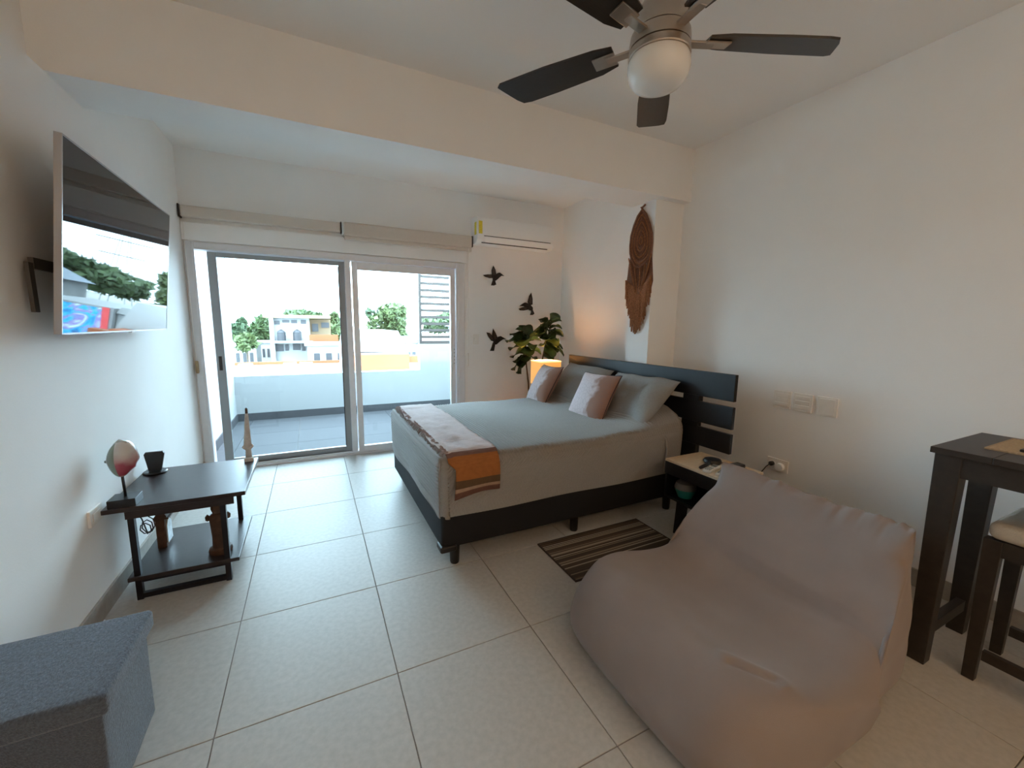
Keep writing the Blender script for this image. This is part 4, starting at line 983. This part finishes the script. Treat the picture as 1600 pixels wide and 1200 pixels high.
tree('broad green tree left of the concrete house', 385, 425, 492, 550, 58, leafm[0], 1100, .5, 4)
tree('light green bush low at the left below the trees', 366, 402, 524, 545, 41, leafm[1], 600, .4, 5)
tree('green tree behind the roof of the concrete house', 436, 512, 484, 520, 56, leafm[0], 1500, .45, 6)
tree('yellow-green tree right of the concrete house', 505, 540, 488, 535, 54, leafm[1], 900, .45, 7)
tree('green hedge-like tree far behind the painted wall', 645, 800, 478, 520, 70, leafm[0], 2200, .6, 9)
def blk(px0, px1, pyt, D, depth, zb=-8.):
    a, b = at(px0, pyt, 'y', D), at(px1, pyt, 'y', D)
    return (a.x, b.x, D, D+depth, zb, (a.z+b.z)/2)
# concrete house with water tanks
D = 42
t = thing('concrete_house', 'two-storey white concrete house with flat roof in the distance', 'house', (at(450, 500, 'y', D).x, D, -8))
x0, x1, y0, y1, z0, z1 = blk(424, 483, 497, D, 8)
part('left_block', box(x0, x1, y0, y1, z0, z1), EXT['white'], t)
part('roof_slab', box(x0-.6, at(516, 497, 'y', D).x, y0-.7, y1, z1, z1+.28), EXT['tan'], t)
part('left_pier', box(at(420, 490, 'y', D).x, at(427, 490, 'y', D).x, y0-.6, y1, z0, at(423, 488, 'y', D).z), EXT['white'], t)
b0 = blk(483, 516, 499, D+1.5, 6); part('right_block', box(*b0), EXT['tan'], t)
part('terrace_wall', boxes((at(483, 525, 'y', D-1).x, at(528, 525, 'y', D-1).x, D-1.2, D-.9, -8, at(500, 523, 'y', D-1).z)), EXT['orange'], t)
part('balcony_slab', box(x0, x1+.2, y0-1.5, y0, at(450, 535, 'y', D).z, at(450, 532, 'y', D).z), EXT['white'], t)
for p0, p1, q0, q1 in ((429, 437, 501, 507), (441, 452, 500, 504), (455, 464, 500, 505), (470, 478, 500, 506), (431, 443, 538, 549), (446, 451, 538, 548), (458, 469, 537, 547), (472, 477, 537, 548)):
    wa, wb = at(p0, q1, 'y', D-.02), at(p1, q0, 'y', D-.02); f = part('window', box(wa.x, wb.x, D-.06, D, wa.z, wb.z), EXT['dark'], t)
for p0, p1, q0, q1 in ((488, 497, 506, 518), (502, 514, 504, 512)):
    wa, wb = at(p0, q1, 'y', D+1.5), at(p1, q0, 'y', D+1.5); part('window', box(wa.x, wb.x, D+1.42, D+1.5, wa.z, wb.z), EXT['dark'], t)
for k, (p0, p1) in enumerate(((433, 446), (458, 471))):
    a, b = at(p0, 532, 'y', D-.9), at(p1, 514, 'y', D-.9); r = (b.x-a.x)/2; hh = b.z-a.z; base = at(450, 532, 'y', D).z+.002
    t = thing('water_tank', ['black ribbed water tank on the left of the house balcony', 'black ribbed water tank on the right of the house balcony'][k], 'water tank', ((a.x+b.x)/2, D-.8, base), group='black water tanks')
    pr = [(0, 0), (r, 0)]
    for q in range(4): pr += [(r, hh*.18*q+.02), (r*.95, hh*.18*q+hh*.09), (r, hh*.18*(q+1))]
    pr += [(r*.6, hh*.9), (r*.3, hh*.93)]
    part('tank_body', lathe(pr, 20, ((a.x+b.x)/2, D-.8, base)), EXT['tank'], t, smooth=30)
    part('tank_lid', lathe([(r*.3, hh*.93), (r*.3, hh), (0, hh)], 16, ((a.x+b.x)/2, D-.8, base)), EXT['tank'], t)
# low roofs in front
t = thing('flat_roof_building', 'long low building with white flat roof just beyond the parapet', 'building', (-1, 26, -8))
part('walls', box(-6.5, 3.2, 20, 33, -8, -1.75), EXT['white'], t)
part('roof', box(-6.7, 3.4, 19.8, 33.2, -1.75, -1.6), EXT['white'], t)
part('roof_kerb', boxes((-6.7, 3.4, 19.6, 19.8, -1.95, -1.42), (-6.7, 3.4, 33.2, 33.4, -1.75, -1.4)), EXT['orange'], t)
for k, px in enumerate((383, 453, 478)):
    a = at(px, 562, 'y', 27)
    t = thing('rooftop_condenser', ['white cooling unit at the left of the flat roof', 'white cooling unit in the middle of the flat roof', 'white cooling unit at the right of the flat roof'][k], 'cooling unit', (a.x, a.y, -1.5985), group='cooling units on the flat roof')
    part('case', box(a.x-.34, a.x+.34, a.y-.15, a.y+.15, -1.5985, -.95, bev=.02), EXT['white'], t)
    part('fan_grille', xform(lathe([(.24, 0), (.27, .02), (.24, .03), (.22, .02)], 24), Matrix.Translation((a.x-.08, a.y-.15, -1.27)) @ Matrix.Rotation(PI/2, 4, 'X')), EXT['grey'], t)
for k, (p0, p1, q, DD, lab) in enumerate(((362, 400, 541, 44, 'low white house at the far left under the trees'), (398, 424, 536, 50, 'small white house left of the water tanks'), (480, 545, 540, 36, 'white shed in front of the orange terrace'))):
    t = thing('distant_house', lab, 'house', (at((p0+p1)/2, q, 'y', DD).x, DD, -8), group='distant low houses')
    x0, x1, y0, y1, z0, z1 = blk(p0, p1, q, DD, 4)
    part('walls', box(x0, x1, y0, y1, z0, z1), EXT['white'], t); part('roof', box(x0-.2, x1+.2, y0-.2, y1+.2, z1, z1+.15), EXT['grey'] if k != 1 else EXT['white'], t)
    w_ = (x1-x0)/7
    for j in range(3): part('window', box(x0+w_*(1+2*j), x0+w_*(2+2*j), y0-.04, y0, z1-1.5, z1-.6), EXT['dark'], t)
# white vaulted roof with orange ledge at right
t = thing('white_roof_house', 'house with smooth white roof and orange ledge seen through the right pane', 'house', (at(600, 550, 'y', 16).x, 17, -8))
a, b, c, d_ = at(540, 550, 'y', 16), at(545, 517, 'y', 16), at(622, 517, 'y', 16), at(638, 550, 'y', 16)
part('roof', prism([a, b, c, d_], (0, 4, 0)), EXT['white'], t)
part('walls', box(a.x, d_.x, 16, 20, -8, min(a.z, d_.z)), EXT['white'], t)
l0, l1 = at(540, 553, 'y', 15), at(640, 570, 'y', 15); part('ledge', box(l0.x, l1.x, 15, 15.99, l1.z-.4, l0.z-.05), EXT['orange'], t)
l2 = at(660, 556, 'y', 15.5); part('side_ledge', box(l1.x, l2.x, 15.5, 15.99, l2.z-.25, l2.z), EXT['orange'], t)
# painted wall and its neighbours (the television mirrors them)
def mural():
    m = mat('abstract_mural', (.1, .3, .5), .8); n, b = nodes_of(m)
    tc = n.nodes.new('ShaderNodeTexCoord'); no = n.nodes.new('ShaderNodeTexNoise'); no.inputs['Scale'].default_value = 1.6; no.inputs['Distortion'].default_value = 1.5; no.inputs['Detail'].default_value = 3
    n.links.new(tc.outputs['Object'], no.inputs['Vector']); rp = n.nodes.new('ShaderNodeValToRGB'); cr = rp.color_ramp
    s = [(.30, (.04, .06, .16)), (.42, (.02, .20, .42)), (.50, (.05, .34, .50)), (.58, (.22, .16, .36)), (.66, (.45, .55, .60))]
    while len(cr.elements) < len(s): cr.elements.new(.5)
    for e, (p, c) in zip(cr.elements, s): e.position = p; e.color = (*c, 1)
    n.links.new(no.outputs['Fac'], rp.inputs[0]); n.links.new(rp.outputs[0], b.inputs['Base Color']); return m
t = thing('mural_building', 'building with a blue abstract mural mirrored in the television', 'building', (5.6, 20, -8))
part('walls', box(4.75, 7.5, 20, 26, -8, .62), EXT['grey'], t)
part('mural', box(4.95, 7.4, 19.97, 20, -4, .55), mural(), t)
part('red_stripe', prism([(4.75, 19.98, -3), (4.93, 19.98, -3), (5.05, 19.98, .6), (4.85, 19.98, .6)], (0, -.03, 0)), mat('mural_red', (.55, .06, .06), .8), t)
t = thing('white_block_house', 'small white house beside the mural building', 'house', (4.3, 20.5, -8))
part('walls', box(4.15, 4.72, 20.3, 23, -8, .45), EXT['white'], t); part('roof', prism([(4.08, 20.2, .45), (4.74, 20.2, .45), (4.6, 20.2, .7), (4.22, 20.2, .7)], (0, 3, 0)), EXT['white'], t)
for j in range(2): part('window', box(4.2+.26*j, 4.36+.26*j, 20.27, 20.3, -.4, 0.), EXT['dark'], t)
t = thing('grey_roof_house', 'grey-roofed house farther behind the mural building', 'house', (13, 32, -8))
part('walls', box(10.9, 15.5, 32, 35, -8, 1.2), EXT['grey'], t); part('roof', prism([(10.6, 31.6, 1.2), (15.8, 31.6, 1.2), (13.2, 31.6, 2.3)], (0, 3.6, 0)), mat('slate_roof', (.16, .18, .21), .8), t)
for j in range(4): part('window', box(11.2+1.1*j, 11.9+1.1*j, 31.95, 32, -.6, .5), EXT['white'], t)
t = thing('power_pylon', 'thin steel power pylon on the horizon mirrored in the television', 'pylon', (46, 150, -8))
for sx in (-1, 1):
    for sy in (-1, 1): part('leg', tube([(46+sx*3, 150+sy*3, -8), (46+sx*.4, 150+sy*.4, 18)], .14, 5), EXT['grey'], t)
for z, wd in ((9, 5), (13, 6), (16.5, 4)): part('cross_arm', box(46-wd, 46+wd, 149.8, 150.2, z, z+.25), EXT['grey'], t)
